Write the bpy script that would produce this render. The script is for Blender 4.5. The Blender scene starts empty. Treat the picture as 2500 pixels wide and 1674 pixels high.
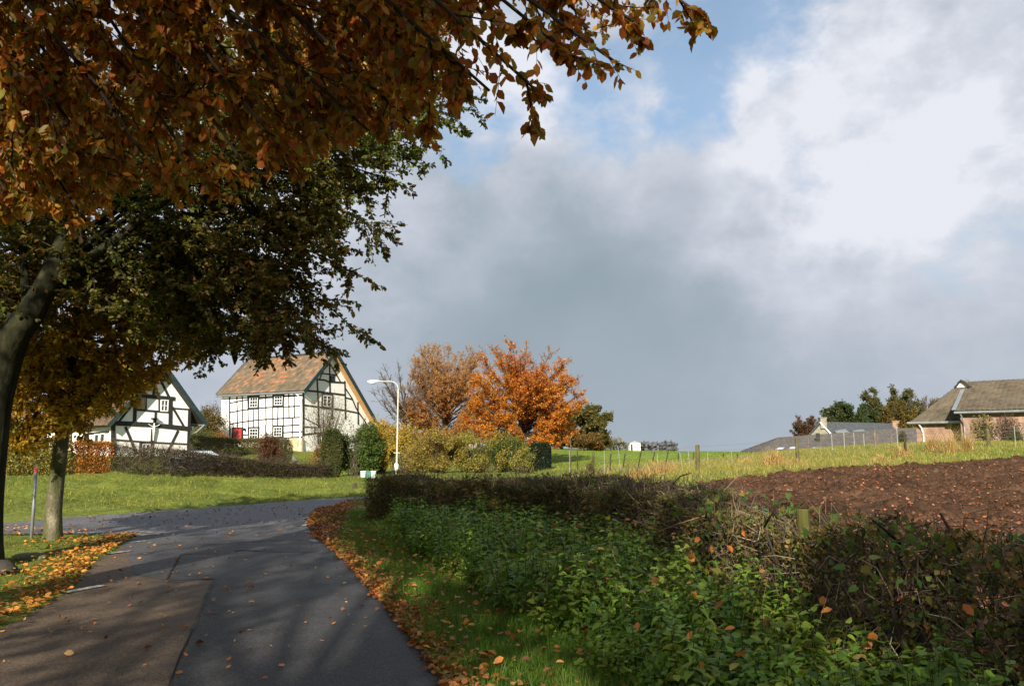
import bpy, math, random
import numpy as np
from mathutils import Vector
from mathutils.geometry import delaunay_2d_cdt

# ------------------------------------------------------------------ camera, sky, sun, exposure
SC = bpy.context.scene
COL = SC.collection
F, CX, CY = 1900.0, 1250.0, 837.0
PITCH = math.radians(7.73)
EYE = 1.6
cam_d = bpy.data.cameras.new("camera")
cam = bpy.data.objects.new("camera", cam_d)
COL.objects.link(cam)
cam.location = (0, 0, EYE)
cam.rotation_euler = (math.pi / 2 + PITCH, 0, 0)
cam_d.sensor_width = 36.0
cam_d.lens = 36.0 * F / 2500.0
cam_d.clip_start = 0.05
cam_d.clip_end = 6000
SC.camera = cam

SUN_EL = math.radians(27)
SUN_AZ = math.radians(11)              # the light travels towards +Y and a little to +X
DX, DY = math.sin(SUN_AZ), math.cos(SUN_AZ)
sun_d = bpy.data.lights.new("sun", 'SUN')
sun_d.energy = 5.0
sun_d.angle = math.radians(0.6)
sun_d.color = (1.0, 0.92, 0.79)
sun = bpy.data.objects.new("sun", sun_d)
COL.objects.link(sun)
trav = Vector((DX * math.cos(SUN_EL), DY * math.cos(SUN_EL), -math.sin(SUN_EL)))
sun.rotation_euler = trav.to_track_quat('-Z', 'Y').to_euler()
sun.location = (-40, -90, 60)

SC.view_settings.view_transform = 'Standard'
SC.view_settings.look = 'None'
SC.view_settings.gamma = 1.0
SC.view_settings.use_curve_mapping = False
SC.view_settings.exposure = 0.9
SC.cycles.max_bounces = 6
SC.cycles.diffuse_bounces = 3
SC.cycles.glossy_bounces = 2
SC.cycles.transmission_bounces = 3
SC.cycles.transparent_max_bounces = 4


def ray(px, py):
    u = (px - CX) / F
    v = (CY - py) / F
    c, s = math.cos(PITCH), math.sin(PITCH)
    return np.array([u, c - v * s, s + v * c])


def at(px, py, Y):
    d = ray(px, py)
    return np.array([0, 0, EYE]) + d * (Y / d[1])


def gnd(px, py, z=0.0):
    d = ray(px, py)
    return np.array([0, 0, EYE]) + d * ((z - EYE) / d[2])


def hit(px, py, P, N):
    d = ray(px, py)
    o = np.array([0, 0, EYE])
    t = np.dot(np.array(P) - o, N) / np.dot(d, N)
    return o + d * t


# ---- node helpers
def new_nodes(nt):
    nt.nodes.clear()

    def n(kind, **kw):
        nd = nt.nodes.new(kind)
        for k, v in kw.items():
            if k == 'ins':
                for kk, vv in v.items():
                    if hasattr(vv, 'node'):
                        nt.links.new(vv, nd.inputs[kk])
                    else:
                        nd.inputs[kk].default_value = vv
            else:
                setattr(nd, k, v)
        return nd
    return n


world = bpy.data.worlds.new("World")
SC.world = world
world.use_nodes = True


def build_world():
    nt = world.node_tree
    n = new_nodes(nt)

    def M(op, a, b=None, c=None, clamp=False):
        nd = n('ShaderNodeMath', operation=op, use_clamp=clamp)
        for i, x in enumerate((a, b, c)):
            if x is None:
                continue
            if hasattr(x, 'node'):
                nt.links.new(x, nd.inputs[i])
            else:
                nd.inputs[i].default_value = x
        return nd.outputs[0]
    sky = n('ShaderNodeTexSky', sky_type='NISHITA', sun_disc=False, sun_elevation=SUN_EL,
            sun_rotation=math.pi + SUN_AZ, altitude=100, air_density=1.0, dust_density=0.6, ozone_density=1.5)
    tc = n('ShaderNodeTexCoord')
    dirv = tc.outputs['Generated']
    # warp of the direction
    w1 = n('ShaderNodeTexNoise', ins={'Vector': dirv, 'Scale': 3.0, 'Detail': 6.0, 'Roughness': 0.55})
    w2 = n('ShaderNodeVectorMath', operation='SUBTRACT', ins={0: w1.outputs['Color'], 1: (0.5, 0.5, 0.5)})
    w3 = n('ShaderNodeVectorMath', operation='SCALE', ins={0: w2.outputs[0], 'Scale': 0.20})
    wa = n('ShaderNodeVectorMath', operation='ADD', ins={0: dirv, 1: w3.outputs[0]})
    wd = n('ShaderNodeVectorMath', operation='NORMALIZE', ins={0: wa.outputs[0]}).outputs[0]

    def lobe(px, py, r_in, r_out, wgt):
        d = ray(px, py)
        d = d / np.linalg.norm(d)
        dt = n('ShaderNodeVectorMath', operation='DOT_PRODUCT', ins={0: wd, 1: tuple(d)})
        mr = n('ShaderNodeMapRange', interpolation_type='SMOOTHSTEP',
               ins={'Value': dt.outputs['Value'], 'From Min': math.cos(math.radians(r_out)),
                    'From Max': math.cos(math.radians(r_in)), 'To Min': 0.0, 'To Max': wgt})
        return mr.outputs[0]

    def total(ls):
        acc = lobe(*ls[0])
        for l in ls[1:]:
            acc = M('ADD', acc, lobe(*l))
        return acc
    blue = total([(1740, 60, 1, 7, .8), (1600, 190, 1, 7, .8), (1440, 150, 1, 5, .4), (1150, 305, 1, 5, .9), (1860, -150, 2, 8, .7), (1700, 290, 0, 4.5, .5), (1400, 260, 0, 5, .4),
                  (1560, 400, 0, 5, .25), (2400, 620, 0, 5, .3), (2050, 390, 0, 5, .3), (600, -600, 5, 30, .7), (-800, 300, 5, 25, .5)])
    bright = total([(2200, 150, 3, 17, .60), (2450, 350, 3, 14, .34), (2450, -60, 3, 18, .45), (2050, -60, 1, 9, .3), (1700, 420, 2, 10, .50), (1380, 360, 1, 9, .42), (1950, 520, 2, 9, .42), (1880, 200, 1, 6, .3),
                    (2330, 520, 2, 12, .30), (1850, 690, 1, 8, .42), (2100, 720, 1, 10, .22), (1400, 100, 2, 10, .45), (900, 200, 4, 18, .7), (300, 500, 5, 25, .5),
                    (2450, 760, 1, 10, .18), (1250, 180, 1, 7, .4)])
    dark = total([(1150, 580, 3, 12, .17), (1350, 760, 3, 15, .12), (1650, 920, 5, 18, .08), (1650, 650, 1, 9, .10)])
    st = n('ShaderNodeMapping', ins={'Vector': dirv, 'Scale': (1.0, 1.0, 1.35)})
    n1 = n('ShaderNodeTexNoise', ins={'Vector': st.outputs[0], 'Scale': 7.5, 'Detail': 11.0, 'Roughness': 0.50, 'Distortion': 0.1})
    n2 = n('ShaderNodeTexNoise', ins={'Vector': st.outputs[0], 'Scale': 19.0, 'Detail': 9.0, 'Roughness': 0.6, 'Distortion': 0.2})
    f1 = M('SUBTRACT', n1.outputs['Fac'], 0.5)
    f2 = M('SUBTRACT', n2.outputs['Fac'], 0.5)
    # clouds: more texture where bright, smooth where the dark bank is
    tex = M('ADD', M('MULTIPLY', f1, 1.0), M('MULTIPLY', f2, 0.40))
    amt = M('ADD', 0.20, M('MULTIPLY', bright, 1.15))
    b = M('ADD', M('ADD', 0.36, M('MULTIPLY', bright, 0.38)), M('MULTIPLY', tex, amt))
    b = M('SUBTRACT', b, dark, clamp=True)
    ramp = n('ShaderNodeValToRGB', ins={'Fac': b})
    e = ramp.color_ramp.elements
    e[0].position = 0.0
    e[0].color = (0.265, 0.33, 0.38, 1)
    e[1].position = 1.0
    e[1].color = (0.70, 0.72, 0.785, 1)
    for p, c in ((0.22, (0.325, 0.385, 0.44, 1)), (0.5, (0.45, 0.49, 0.56, 1)), (0.78, (0.57, 0.60, 0.67, 1))):
        k = e.new(p)
        k.color = c
    skm = n('ShaderNodeVectorMath', operation='MULTIPLY', ins={0: sky.outputs[0], 1: (0.115, 0.125, 0.125)})
    skb = n('ShaderNodeVectorMath', operation='ADD', ins={0: skm.outputs[0], 1: (0.015, 0.07, 0.12)})
    bm = M('ADD', M('SUBTRACT', M('MULTIPLY', blue, .85), 0.28), M('MULTIPLY', M('ADD', M('MULTIPLY', f1, 2.0), M('MULTIPLY', f2, 1.4)), -1.5), clamp=True)
    bm = M('MULTIPLY', bm, M('MULTIPLY', blue, 2.0, clamp=True), clamp=True)
    bm = M('MULTIPLY', bm, 0.64)
    mix = n('ShaderNodeMix', data_type='RGBA', ins={'Factor': bm, 'A': ramp.outputs[0], 'B': skb.outputs[0]})
    # near the horizon beneath: plain
    bg = n('ShaderNodeBackground', ins={'Color': mix.outputs['Result'], 'Strength': 0.62})
    out = n('ShaderNodeOutputWorld', ins={'Surface': bg.outputs[0]})


build_world()

# ------------------------------------------------------------------ helpers
RNG = np.random.default_rng(7)


def U(a, b, n=None):
    return RNG.uniform(a, b, n)


def unit(v):
    v = np.asarray(v, float)
    return v / np.maximum(np.linalg.norm(v, axis=-1, keepdims=True), 1e-9)


def _hash(ix, iy, seed):
    h = (ix.astype(np.int64) * 374761393 + iy.astype(np.int64) * 668265263 + seed * 1442695041) & 0x7fffffff
    h = ((h ^ (h >> 13)) * 1274126177) & 0x7fffffff
    h = h ^ (h >> 16)
    return (h & 0xffff) / 65535.0


def vnoise(x, y, s=1.0, seed=0):
    x = np.asarray(x, float) * s
    y = np.asarray(y, float) * s
    ix, iy = np.floor(x), np.floor(y)
    fx, fy = x - ix, y - iy
    fx = fx * fx * (3 - 2 * fx)
    fy = fy * fy * (3 - 2 * fy)
    a = _hash(ix, iy, seed)
    b = _hash(ix + 1, iy, seed)
    c = _hash(ix, iy + 1, seed)
    d = _hash(ix + 1, iy + 1, seed)
    return (a * (1 - fx) + b * fx) * (1 - fy) + (c * (1 - fx) + d * fx) * fy


def fbm(x, y, s=1.0, seed=0, oct=4):
    t, a, w = 0, 1.0, 0
    for i in range(oct):
        t = t + a * vnoise(x, y, s * 2 ** i, seed + i * 17)
        w += a
        a *= 0.5
    return t / w


def noise3(P, s, seed=0):
    return (vnoise(P[:, 0], P[:, 1], s, seed) + vnoise(P[:, 1] + 31, P[:, 2], s, seed + 5) + vnoise(P[:, 2], P[:, 0] - 17, s, seed + 9)) / 3


def tag(o, label=None, cat=None, group=None, kind=None):
    if label:
        o['label'] = label
    if cat:
        o['category'] = cat
    if group:
        o['group'] = group
    if kind:
        o['kind'] = kind
    return o


def empty(name, loc, label, cat, group=None):
    o = bpy.data.objects.new(name, None)
    COL.objects.link(o)
    o.location = loc
    o.empty_display_size = 0.3
    return tag(o, label, cat, group)


def link(name, me, mat, parent=None):
    o = bpy.data.objects.new(name, me)
    COL.objects.link(o)
    if mat is not None:
        me.materials.append(mat)
    if parent is not None:
        o.parent = parent
        pl = Vector((0, 0, 0))
        q = parent
        while q is not None:
            pl = pl + q.location
            q = q.parent
        o.location = -pl
        # keep world coordinates: shift geometry into the parent's frame
    return o


def np_mesh(name, V, Fq, mat, parent=None, cols=None, smooth=False):
    """V (n,3), Fq (m,k) all faces of k corners"""
    V = np.asarray(V, np.float32)
    Fq = np.asarray(Fq, np.int32)
    me = bpy.data.meshes.new(name)
    m, k = Fq.shape
    me.vertices.add(len(V))
    me.vertices.foreach_set('co', V.ravel())
    me.loops.add(m * k)
    me.loops.foreach_set('vertex_index', Fq.ravel())
    me.polygons.add(m)
    me.polygons.foreach_set('loop_start', np.arange(0, m * k, k, dtype=np.int32))
    try:
        me.polygons.foreach_set('loop_total', np.full(m, k, np.int32))
    except Exception:
        pass
    if smooth:
        me.polygons.foreach_set('use_smooth', np.ones(m, bool))
    if cols is not None:
        a = me.attributes.new('tint', 'FLOAT_COLOR', 'POINT')
        c4 = np.ones((len(V), 4), np.float32)
        c4[:, :3] = cols
        a.data.foreach_set('color', c4.ravel())
    me.update(calc_edges=True)
    return link(name, me, mat, parent)


class MB:
    """collects polygons into one mesh"""

    def __init__(s):
        s.v, s.f = [], []

    def add(s, vs, fs):
        b = len(s.v)
        s.v += [tuple(map(float, p)) for p in vs]
        s.f += [[b + i for i in f] for f in fs]
        return s

    def box(s, a, b):
        (x0, y0, z0), (x1, y1, z1) = a, b
        return s.add([(x0, y0, z0), (x1, y0, z0), (x1, y1, z0), (x0, y1, z0), (x0, y0, z1), (x1, y0, z1), (x1, y1, z1), (x0, y1, z1)],
                     [(0, 3, 2, 1), (4, 5, 6, 7), (0, 1, 5, 4), (1, 2, 6, 5), (2, 3, 7, 6), (3, 0, 4, 7)])

    def obox(s, c, ax, ay, az):
        """box centred on c with half-axis vectors"""
        c, ax, ay, az = map(np.array, (c, ax, ay, az))
        vs = [c + i * ax + j * ay + k * az for k in (-1, 1) for (i, j) in ((-1, -1), (1, -1), (1, 1), (-1, 1))]
        return s.add(vs, [(0, 3, 2, 1), (4, 5, 6, 7), (0, 1, 5, 4), (1, 2, 6, 5), (2, 3, 7, 6), (3, 0, 4, 7)])

    def bar(s, p, q, w, N, d, out=0.0, ext=0.0):
        """flat bar from p to q, width w in the plane with normal N, reaching d out of it"""
        p, q, N = map(lambda a: np.array(a, float), (p, q, N))
        ax = unit(q - p)
        p = p - ax * ext
        q = q + ax * ext
        ay = unit(np.cross(N, ax))
        c = (p + q) / 2 + N * (out + d / 2)
        return s.obox(c, ax * np.linalg.norm(q - p) / 2, ay * w / 2, N * d / 2)

    def tube(s, pts, rad, n=10, cap=True):
        pts = [np.array(p, float) for p in pts]
        if np.isscalar(rad):
            rad = [rad] * len(pts)
        b = len(s.v)
        up = np.array([0.13, 0.21, 0.97])
        for i, p in enumerate(pts):
            t = unit(pts[min(i + 1, len(pts) - 1)] - pts[max(i - 1, 0)])
            ref = up if abs(np.dot(t, up)) < 0.9 else np.array([1, 0.1, 0])
            a = unit(np.cross(t, ref))
            c = np.cross(t, a)
            for k in range(n):
                an = 2 * math.pi * k / n
                s.v.append(tuple(p + rad[i] * (math.cos(an) * a + math.sin(an) * c)))
        for i in range(len(pts) - 1):
            for k in range(n):
                s.f.append([b + i * n + k, b + i * n + (k + 1) % n, b + (i + 1) * n + (k + 1) % n, b + (i + 1) * n + k])
        if cap:
            s.f.append([b + k for k in range(n)][::-1])
            s.f.append([b + (len(pts) - 1) * n + k for k in range(n)])
        return s

    def prism(s, poly, vec):
        """polygon of 3D points extruded along vec"""
        poly = [np.array(p, float) for p in poly]
        n = len(poly)
        vs = poly + [p + np.array(vec) for p in poly]
        fs = [list(range(n))[::-1], [n + i for i in range(n)]] + [[i, (i + 1) % n, n + (i + 1) % n, n + i] for i in range(n)]
        return s.add(vs, fs)

    def build(s, name, mat, parent=None, smooth=False, bevel=0):
        me = bpy.data.meshes.new(name)
        me.from_pydata(s.v, [], s.f)
        me.update()
        import bmesh
        bm = bmesh.new()
        bm.from_mesh(me)
        bmesh.ops.recalc_face_normals(bm, faces=bm.faces)
        if bevel:
            bmesh.ops.bevel(bm, geom=list(bm.edges), offset=bevel, segments=1, affect='EDGES', clamp_overlap=True)
        bm.to_mesh(me)
        bm.free()
        if smooth:
            me.polygons.foreach_set('use_smooth', [True] * len(me.polygons))
        return link(name, me, mat, parent)


# ---- leaves, twigs, blades as vectorised quads
T_RHOMB = (np.array([(0, 0, 0), (.5, .42, .02), (1, 0, -.04), (.45, -.42, .02)]), np.array([(0, 1, 2, 3)]))
T_LEAF = (np.array([(0, 0, 0), (.30, .30, .07), (.68, .27, .05), (1, 0, -.10), (.68, -.27, .05), (.30, -.30, .07)]),
          np.array([(0, 3, 2, 1), (0, 5, 4, 3)]))
T_FALL = (np.array([(0, 0, .0), (.30, .30, .16), (.68, .25, .22), (1, 0, .10), (.68, -.29, .10), (.30, -.30, .12)]),
          np.array([(0, 3, 2, 1), (0, 5, 4, 3)]))
T_HEART = (np.array([(0, 0, 0), (-.06, .24, .03), (.20, .38, .06), (.50, .30, .03), (.78, .14, -.06), (1, 0, -.22),
                     (.78, -.14, -.06), (.50, -.30, .03), (.20, -.38, .06), (-.06, -.24, .03), (.45, 0, -.05)]),
           np.array([(0, 10, 2, 1), (10, 4, 3, 2), (10, 5, 5, 4), (0, 9, 8, 10), (10, 8, 7, 6), (10, 6, 5, 5)]))
T_HEART = (T_HEART[0], np.array([(0, 10, 2, 1), (10, 4, 3, 2), (10, 6, 5, 4), (0, 9, 8, 10), (8, 7, 6, 10)]))


def leaf_arrays(P, axis, nrm, size, cols, tmpl=T_RHOMB, aspect=1.0):
    T, Fc = tmpl
    P = np.asarray(P, float)
    n = len(P)
    a = unit(axis)
    b = unit(np.cross(nrm, a))
    c = np.cross(a, b)
    size = np.broadcast_to(size, (n,))
    k = len(T)
    curl = U(-.8, 2.6, (n, 1, 1)) if k > 4 else 1.0
    aspect = aspect * U(.72, 1.2, (n, 1, 1))
    V = (P[:, None, :] + size[:, None, None] * (T[None, :, 0, None] * a[:, None, :] + aspect * T[None, :, 1, None] * b[:, None, :] + curl * T[None, :, 2, None] * c[:, None, :]))
    Fq = (np.arange(n)[:, None, None] * k + Fc[None]).reshape(-1, 4)
    C = np.repeat(cols, k, axis=0)
    return V.reshape(-1, 3), Fq, C


def seg_arrays(A, B, ra, rb, col=None):
    A, B = np.asarray(A, float), np.asarray(B, float)
    n = len(A)
    t = unit(B - A)
    ref = np.where(np.abs(t[:, 2:3]) < .9, np.array([[0, 0, 1.]]), np.array([[1., 0, 0]]))
    u = unit(np.cross(t, ref))
    w = np.cross(t, u)
    ra = np.broadcast_to(ra, (n,))
    rb = np.broadcast_to(rb, (n,))
    V = np.zeros((n, 6, 3))
    for k in range(3):
        an = 2 * math.pi * k / 3
        o = math.cos(an) * u + math.sin(an) * w
        V[:, k] = A + o * ra[:, None]
        V[:, 3 + k] = B + o * rb[:, None]
    Fc = np.array([(0, 1, 4, 3), (1, 2, 5, 4), (2, 0, 3, 5)])
    Fq = (np.arange(n)[:, None, None] * 6 + Fc[None]).reshape(-1, 4)
    C = None if col is None else np.repeat(np.broadcast_to(col, (n, 3)), 6, axis=0)
    return V.reshape(-1, 3), Fq, C


def blade_arrays(P, h, w, lean, cols):
    """grass blades: 6 verts, 2 quads each"""
    n = len(P)
    an = U(0, 2 * math.pi, n)
    side = np.stack([np.cos(an), np.sin(an), np.zeros(n)], 1)
    la = an + math.pi / 2 + U(-.6, .6, n)
    ld = np.stack([np.cos(la), np.sin(la), np.zeros(n)], 1) * (lean * U(.2, 1.2, n) * h)[:, None]
    up = np.array([0, 0, 1.])
    h = np.broadcast_to(h, (n,))
    w = np.broadcast_to(w, (n,))
    V = np.zeros((n, 6, 3))
    for i, (t, ww) in enumerate(((0, 1.), (.55, .8), (1., .12))):
        c = P + up * (h * (t - .25 * t * t * lean))[:, None] + ld * t * t
        V[:, 2 * i] = c - side * (w * ww / 2)[:, None]
        V[:, 2 * i + 1] = c + side * (w * ww / 2)[:, None]
    Fc = np.array([(0, 1, 3, 2), (2, 3, 5, 4)])
    Fq = (np.arange(n)[:, None, None] * 6 + Fc[None]).reshape(-1, 4)
    return V.reshape(-1, 3), Fq, np.repeat(cols, 6, axis=0)


def join(arrs):
    V, Fq, C, b = [], [], [], 0
    for (v, f, c) in arrs:
        V.append(v)
        Fq.append(f + b)
        C.append(c)
        b += len(v)
    return np.concatenate(V), np.concatenate(Fq), (np.concatenate(C) if C[0] is not None else None)


def pick(pal, P=None, n=None, s=0.5, seed=3, spread=0.35, jit=0.2):
    """colours from a palette list; neighbouring points get neighbouring palette entries"""
    pal = np.array(pal, float)
    n = len(P) if P is not None else n
    if P is not None:
        t = (noise3(P, s, seed) - .5) * 2.1 + .5
        t = t + RNG.normal(0, spread, n)
    else:
        t = U(0, 1, n)
    t = np.mod(np.abs(t), 2)
    t = np.where(t > 1, 2 - t, t) * (len(pal) - 1)
    i = np.clip(np.floor(t).astype(int), 0, len(pal) - 2)
    f = (t - i)[:, None]
    c = pal[i] * (1 - f) + pal[i + 1] * f
    return np.clip(c * (1 + RNG.normal(0, jit, (n, 1))), 0.003, .9)


def inside(poly, x, y):
    poly = np.array(poly)
    r = np.zeros(np.shape(x), bool)
    j = len(poly) - 1
    for i in range(len(poly)):
        xi, yi = poly[i][:2]
        xj, yj = poly[j][:2]
        if yi != yj:
            r ^= ((yi > y) != (yj > y)) & (x < (xj - xi) * (y - yi) / (yj - yi) + xi)
        j = i
    return r


# ------------------------------------------------------------------ materials
def mat_base(name):
    m = bpy.data.materials.new(name)
    m.use_nodes = True
    return m, new_nodes(m.node_tree), m.node_tree


def leaf_mat(name, trans=0.35, rough=0.5, spec=0.3):
    m, n, nt = mat_base(name)
    at_ = n('ShaderNodeAttribute', attribute_name='tint')
    p = n('ShaderNodeBsdfPrincipled', ins={'Base Color': at_.outputs['Color'], 'Roughness': rough, 'Specular IOR Level': spec})
    br = n('ShaderNodeVectorMath', operation='MULTIPLY', ins={0: at_.outputs['Color'], 1: (1.5, 1.35, .7)})
    t = n('ShaderNodeBsdfTranslucent', ins={'Color': br.outputs[0]})
    mx = n('ShaderNodeMixShader', ins={0: trans, 1: p.outputs[0], 2: t.outputs[0]})
    n('ShaderNodeOutputMaterial', ins={'Surface': mx.outputs[0]})
    return m


def tint_mat(name, rough=0.8, spec=.2, nscale=0, namt=.3, bump=0, bscale=20):
    m, n, nt = mat_base(name)
    at_ = n('ShaderNodeAttribute', attribute_name='tint')
    col = at_.outputs['Color']
    tc = n('ShaderNodeTexCoord')
    if nscale:
        nz = n('ShaderNodeTexNoise', ins={'Vector': tc.outputs['Object'], 'Scale': nscale, 'Detail': 6.0})
        mr = n('ShaderNodeMapRange', ins={'Value': nz.outputs['Fac'], 'From Min': .3, 'From Max': .7, 'To Min': 1 - namt, 'To Max': 1 + namt})
        vm = n('ShaderNodeVectorMath', operation='SCALE', ins={0: col, 'Scale': mr.outputs[0]})
        col = vm.outputs[0]
    p = n('ShaderNodeBsdfPrincipled', ins={'Base Color': col, 'Roughness': rough, 'Specular IOR Level': spec})
    if bump:
        nz = n('ShaderNodeTexNoise', ins={'Vector': tc.outputs['Object'], 'Scale': bscale, 'Detail': 6.0})
        bp = n('ShaderNodeBump', ins={'Height': nz.outputs['Fac'], 'Strength': bump, 'Distance': .05})
        nt.links.new(bp.outputs[0], p.inputs['Normal'])
    n('ShaderNodeOutputMaterial', ins={'Surface': p.outputs[0]})
    return m


def noise_mat(name, cols, scale=5.0, rough=0.8, bump=0.3, bscale=None, spec=.3, stretch=(1, 1, 1), detail=8, metal=0.0, bdist=0.02, fine=None):
    """cols: list of (pos,(r,g,b))"""
    m, n, nt = mat_base(name)
    tc = n('ShaderNodeTexCoord')
    mp = n('ShaderNodeMapping', ins={'Vector': tc.outputs['Object'], 'Scale': stretch})
    nz = n('ShaderNodeTexNoise', ins={'Vector': mp.outputs[0], 'Scale': scale, 'Detail': detail, 'Roughness': .6})
    rp = n('ShaderNodeValToRGB', ins={'Fac': nz.outputs['Fac']})
    e = rp.color_ramp.elements
    e[0].position, e[0].color = cols[0][0], (*cols[0][1], 1)
    e[1].position, e[1].color = cols[-1][0], (*cols[-1][1], 1)
    for p_, c_ in cols[1:-1]:
        e.new(p_).color = (*c_, 1)
    col = rp.outputs[0]
    if fine:
        fs, fa = fine
        nf = n('ShaderNodeTexNoise', ins={'Vector': tc.outputs['Object'], 'Scale': fs, 'Detail': 4.0})
        mr = n('ShaderNodeMapRange', ins={'Value': nf.outputs['Fac'], 'From Min': .35, 'From Max': .65, 'To Min': 1 - fa, 'To Max': 1 + fa})
        col = n('ShaderNodeVectorMath', operation='SCALE', ins={0: col, 'Scale': mr.outputs[0]}).outputs[0]
    p = n('ShaderNodeBsdfPrincipled', ins={'Base Color': col, 'Roughness': rough, 'Specular IOR Level': spec, 'Metallic': metal})
    if bump:
        bz = n('ShaderNodeTexNoise', ins={'Vector': mp.outputs[0], 'Scale': bscale or scale * 4, 'Detail': 8.0})
        bp = n('ShaderNodeBump', ins={'Height': bz.outputs['Fac'], 'Strength': bump, 'Distance': bdist})
        nt.links.new(bp.outputs[0], p.inputs['Normal'])
    n('ShaderNodeOutputMaterial', ins={'Surface': p.outputs[0]})
    return m


def plain_mat(name, c, rough=.5, spec=.4, metal=0.0, var=.12):
    return noise_mat(name, [(.3, tuple(x * (1 - var) for x in c)), (.7, tuple(min(1, x * (1 + var)) for x in c))], 3.0, rough, .1, 30, spec, metal=metal)


def brick_mat(name, c1, c2, mortar, bw=.22, bh=.065):
    m, n, nt = mat_base(name)
    tc = n('ShaderNodeTexCoord')
    sp = n('ShaderNodeSeparateXYZ', ins={0: tc.outputs['Object']})
    s1 = n('ShaderNodeMath', operation='ADD', ins={0: sp.outputs[0], 1: sp.outputs[1]})
    cb = n('ShaderNodeCombineXYZ', ins={0: s1.outputs[0], 1: sp.outputs[2], 2: 0.0})
    br = n('ShaderNodeTexBrick', ins={'Vector': cb.outputs[0], 'Color1': (*c1, 1), 'Color2': (*c2, 1), 'Mortar': (*mortar, 1), 'Scale': 1.0,
                                      'Mortar Size': .012, 'Brick Width': bw, 'Row Height': bh, 'Bias': 0.0})
    nz = n('ShaderNodeTexNoise', ins={'Vector': tc.outputs['Object'], 'Scale': 1.2, 'Detail': 8.0, 'Roughness': .65})
    mr = n('ShaderNodeMapRange', ins={'Value': nz.outputs['Fac'], 'From Min': .3, 'From Max': .7, 'To Min': .6, 'To Max': 1.35})
    col = n('ShaderNodeVectorMath', operation='SCALE', ins={0: br.outputs['Color'], 'Scale': mr.outputs[0]})
    p = n('ShaderNodeBsdfPrincipled', ins={'Base Color': col.outputs[0], 'Roughness': .9})
    bp = n('ShaderNodeBump', ins={'Height': br.outputs['Fac'], 'Strength': .5, 'Distance': -.01})
    nt.links.new(bp.outputs[0], p.inputs['Normal'])
    n('ShaderNodeOutputMaterial', ins={'Surface': p.outputs[0]})
    return m


def stone_mat(name):
    m, n, nt = mat_base(name)
    tc = n('ShaderNodeTexCoord')
    vo = n('ShaderNodeTexVoronoi', ins={'Vector': tc.outputs['Object'], 'Scale': 2.6})
    ve = n('ShaderNodeTexVoronoi', feature='DISTANCE_TO_EDGE', ins={'Vector': tc.outputs['Object'], 'Scale': 2.6})
    rp = n('ShaderNodeValToRGB', ins={'Fac': vo.outputs['Color']})
    e = rp.color_ramp.elements
    e[0].color = (.36, .25, .13, 1)
    e[1].color = (.55, .46, .30, 1)
    mr = n('ShaderNodeMapRange', ins={'Value': ve.outputs['Distance'], 'From Min': 0.0, 'From Max': .05, 'To Min': .55, 'To Max': 1.0})
    col = n('ShaderNodeVectorMath', operation='SCALE', ins={0: rp.outputs[0], 'Scale': mr.outputs[0]})
    p = n('ShaderNodeBsdfPrincipled', ins={'Base Color': col.outputs[0], 'Roughness': .9})
    bp = n('ShaderNodeBump', ins={'Height': ve.outputs['Distance'], 'Strength': .6, 'Distance': .08})
    nt.links.new(bp.outputs[0], p.inputs['Normal'])
    n('ShaderNodeOutputMaterial', ins={'Surface': p.outputs[0]})
    return m


def asphalt_mat(name, c, warm=0.0, leafy=0):
    m, n, nt = mat_base(name)
    tc = n('ShaderNodeTexCoord')
    g = n('ShaderNodeTexVoronoi', ins={'Vector': tc.outputs['Object'], 'Scale': 95.0})
    f = n('ShaderNodeTexNoise', ins={'Vector': tc.outputs['Object'], 'Scale': 160.0, 'Detail': 3.0})
    b = n('ShaderNodeTexNoise', ins={'Vector': tc.outputs['Object'], 'Scale': .9, 'Detail': 8.0, 'Roughness': .65})
    cr = n('ShaderNodeTexNoise', ins={'Vector': tc.outputs['Object'], 'Scale': 6.0, 'Detail': 8.0, 'Roughness': .7})
    m1 = n('ShaderNodeMapRange', ins={'Value': g.outputs['Color'], 'From Min': 0.1, 'From Max': .95, 'To Min': .38, 'To Max': 2.0})
    m2 = n('ShaderNodeMapRange', ins={'Value': b.outputs['Fac'], 'From Min': .3, 'From Max': .7, 'To Min': .75, 'To Max': 1.28})
    m3 = n('ShaderNodeMapRange', ins={'Value': cr.outputs['Fac'], 'From Min': .3, 'From Max': .7, 'To Min': .85, 'To Max': 1.15})
    k1 = n('ShaderNodeMath', operation='MULTIPLY', ins={0: m1.outputs[0], 1: m2.outputs[0]})
    k2 = n('ShaderNodeMath', operation='MULTIPLY', ins={0: k1.outputs[0], 1: m3.outputs[0]})
    col = n('ShaderNodeVectorMath', operation='SCALE', ins={0: c, 'Scale': k2.outputs[0]})
    rr = n('ShaderNodeMapRange', ins={'Value': b.outputs['Fac'], 'From Min': .3, 'From Max': .7, 'To Min': .55, 'To Max': .8})
    p = n('ShaderNodeBsdfPrincipled', ins={'Base Color': col.outputs[0], 'Roughness': rr.outputs[0], 'Specular IOR Level': .35})
    hh = n('ShaderNodeMath', operation='ADD', ins={0: g.outputs['Distance'], 1: f.outputs['Fac']})
    bp = n('ShaderNodeBump', ins={'Height': hh.outputs[0], 'Strength': .55, 'Distance': .006})
    nt.links.new(bp.outputs[0], p.inputs['Normal'])
    n('ShaderNodeOutputMaterial', ins={'Surface': p.outputs[0]})
    return m


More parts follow.
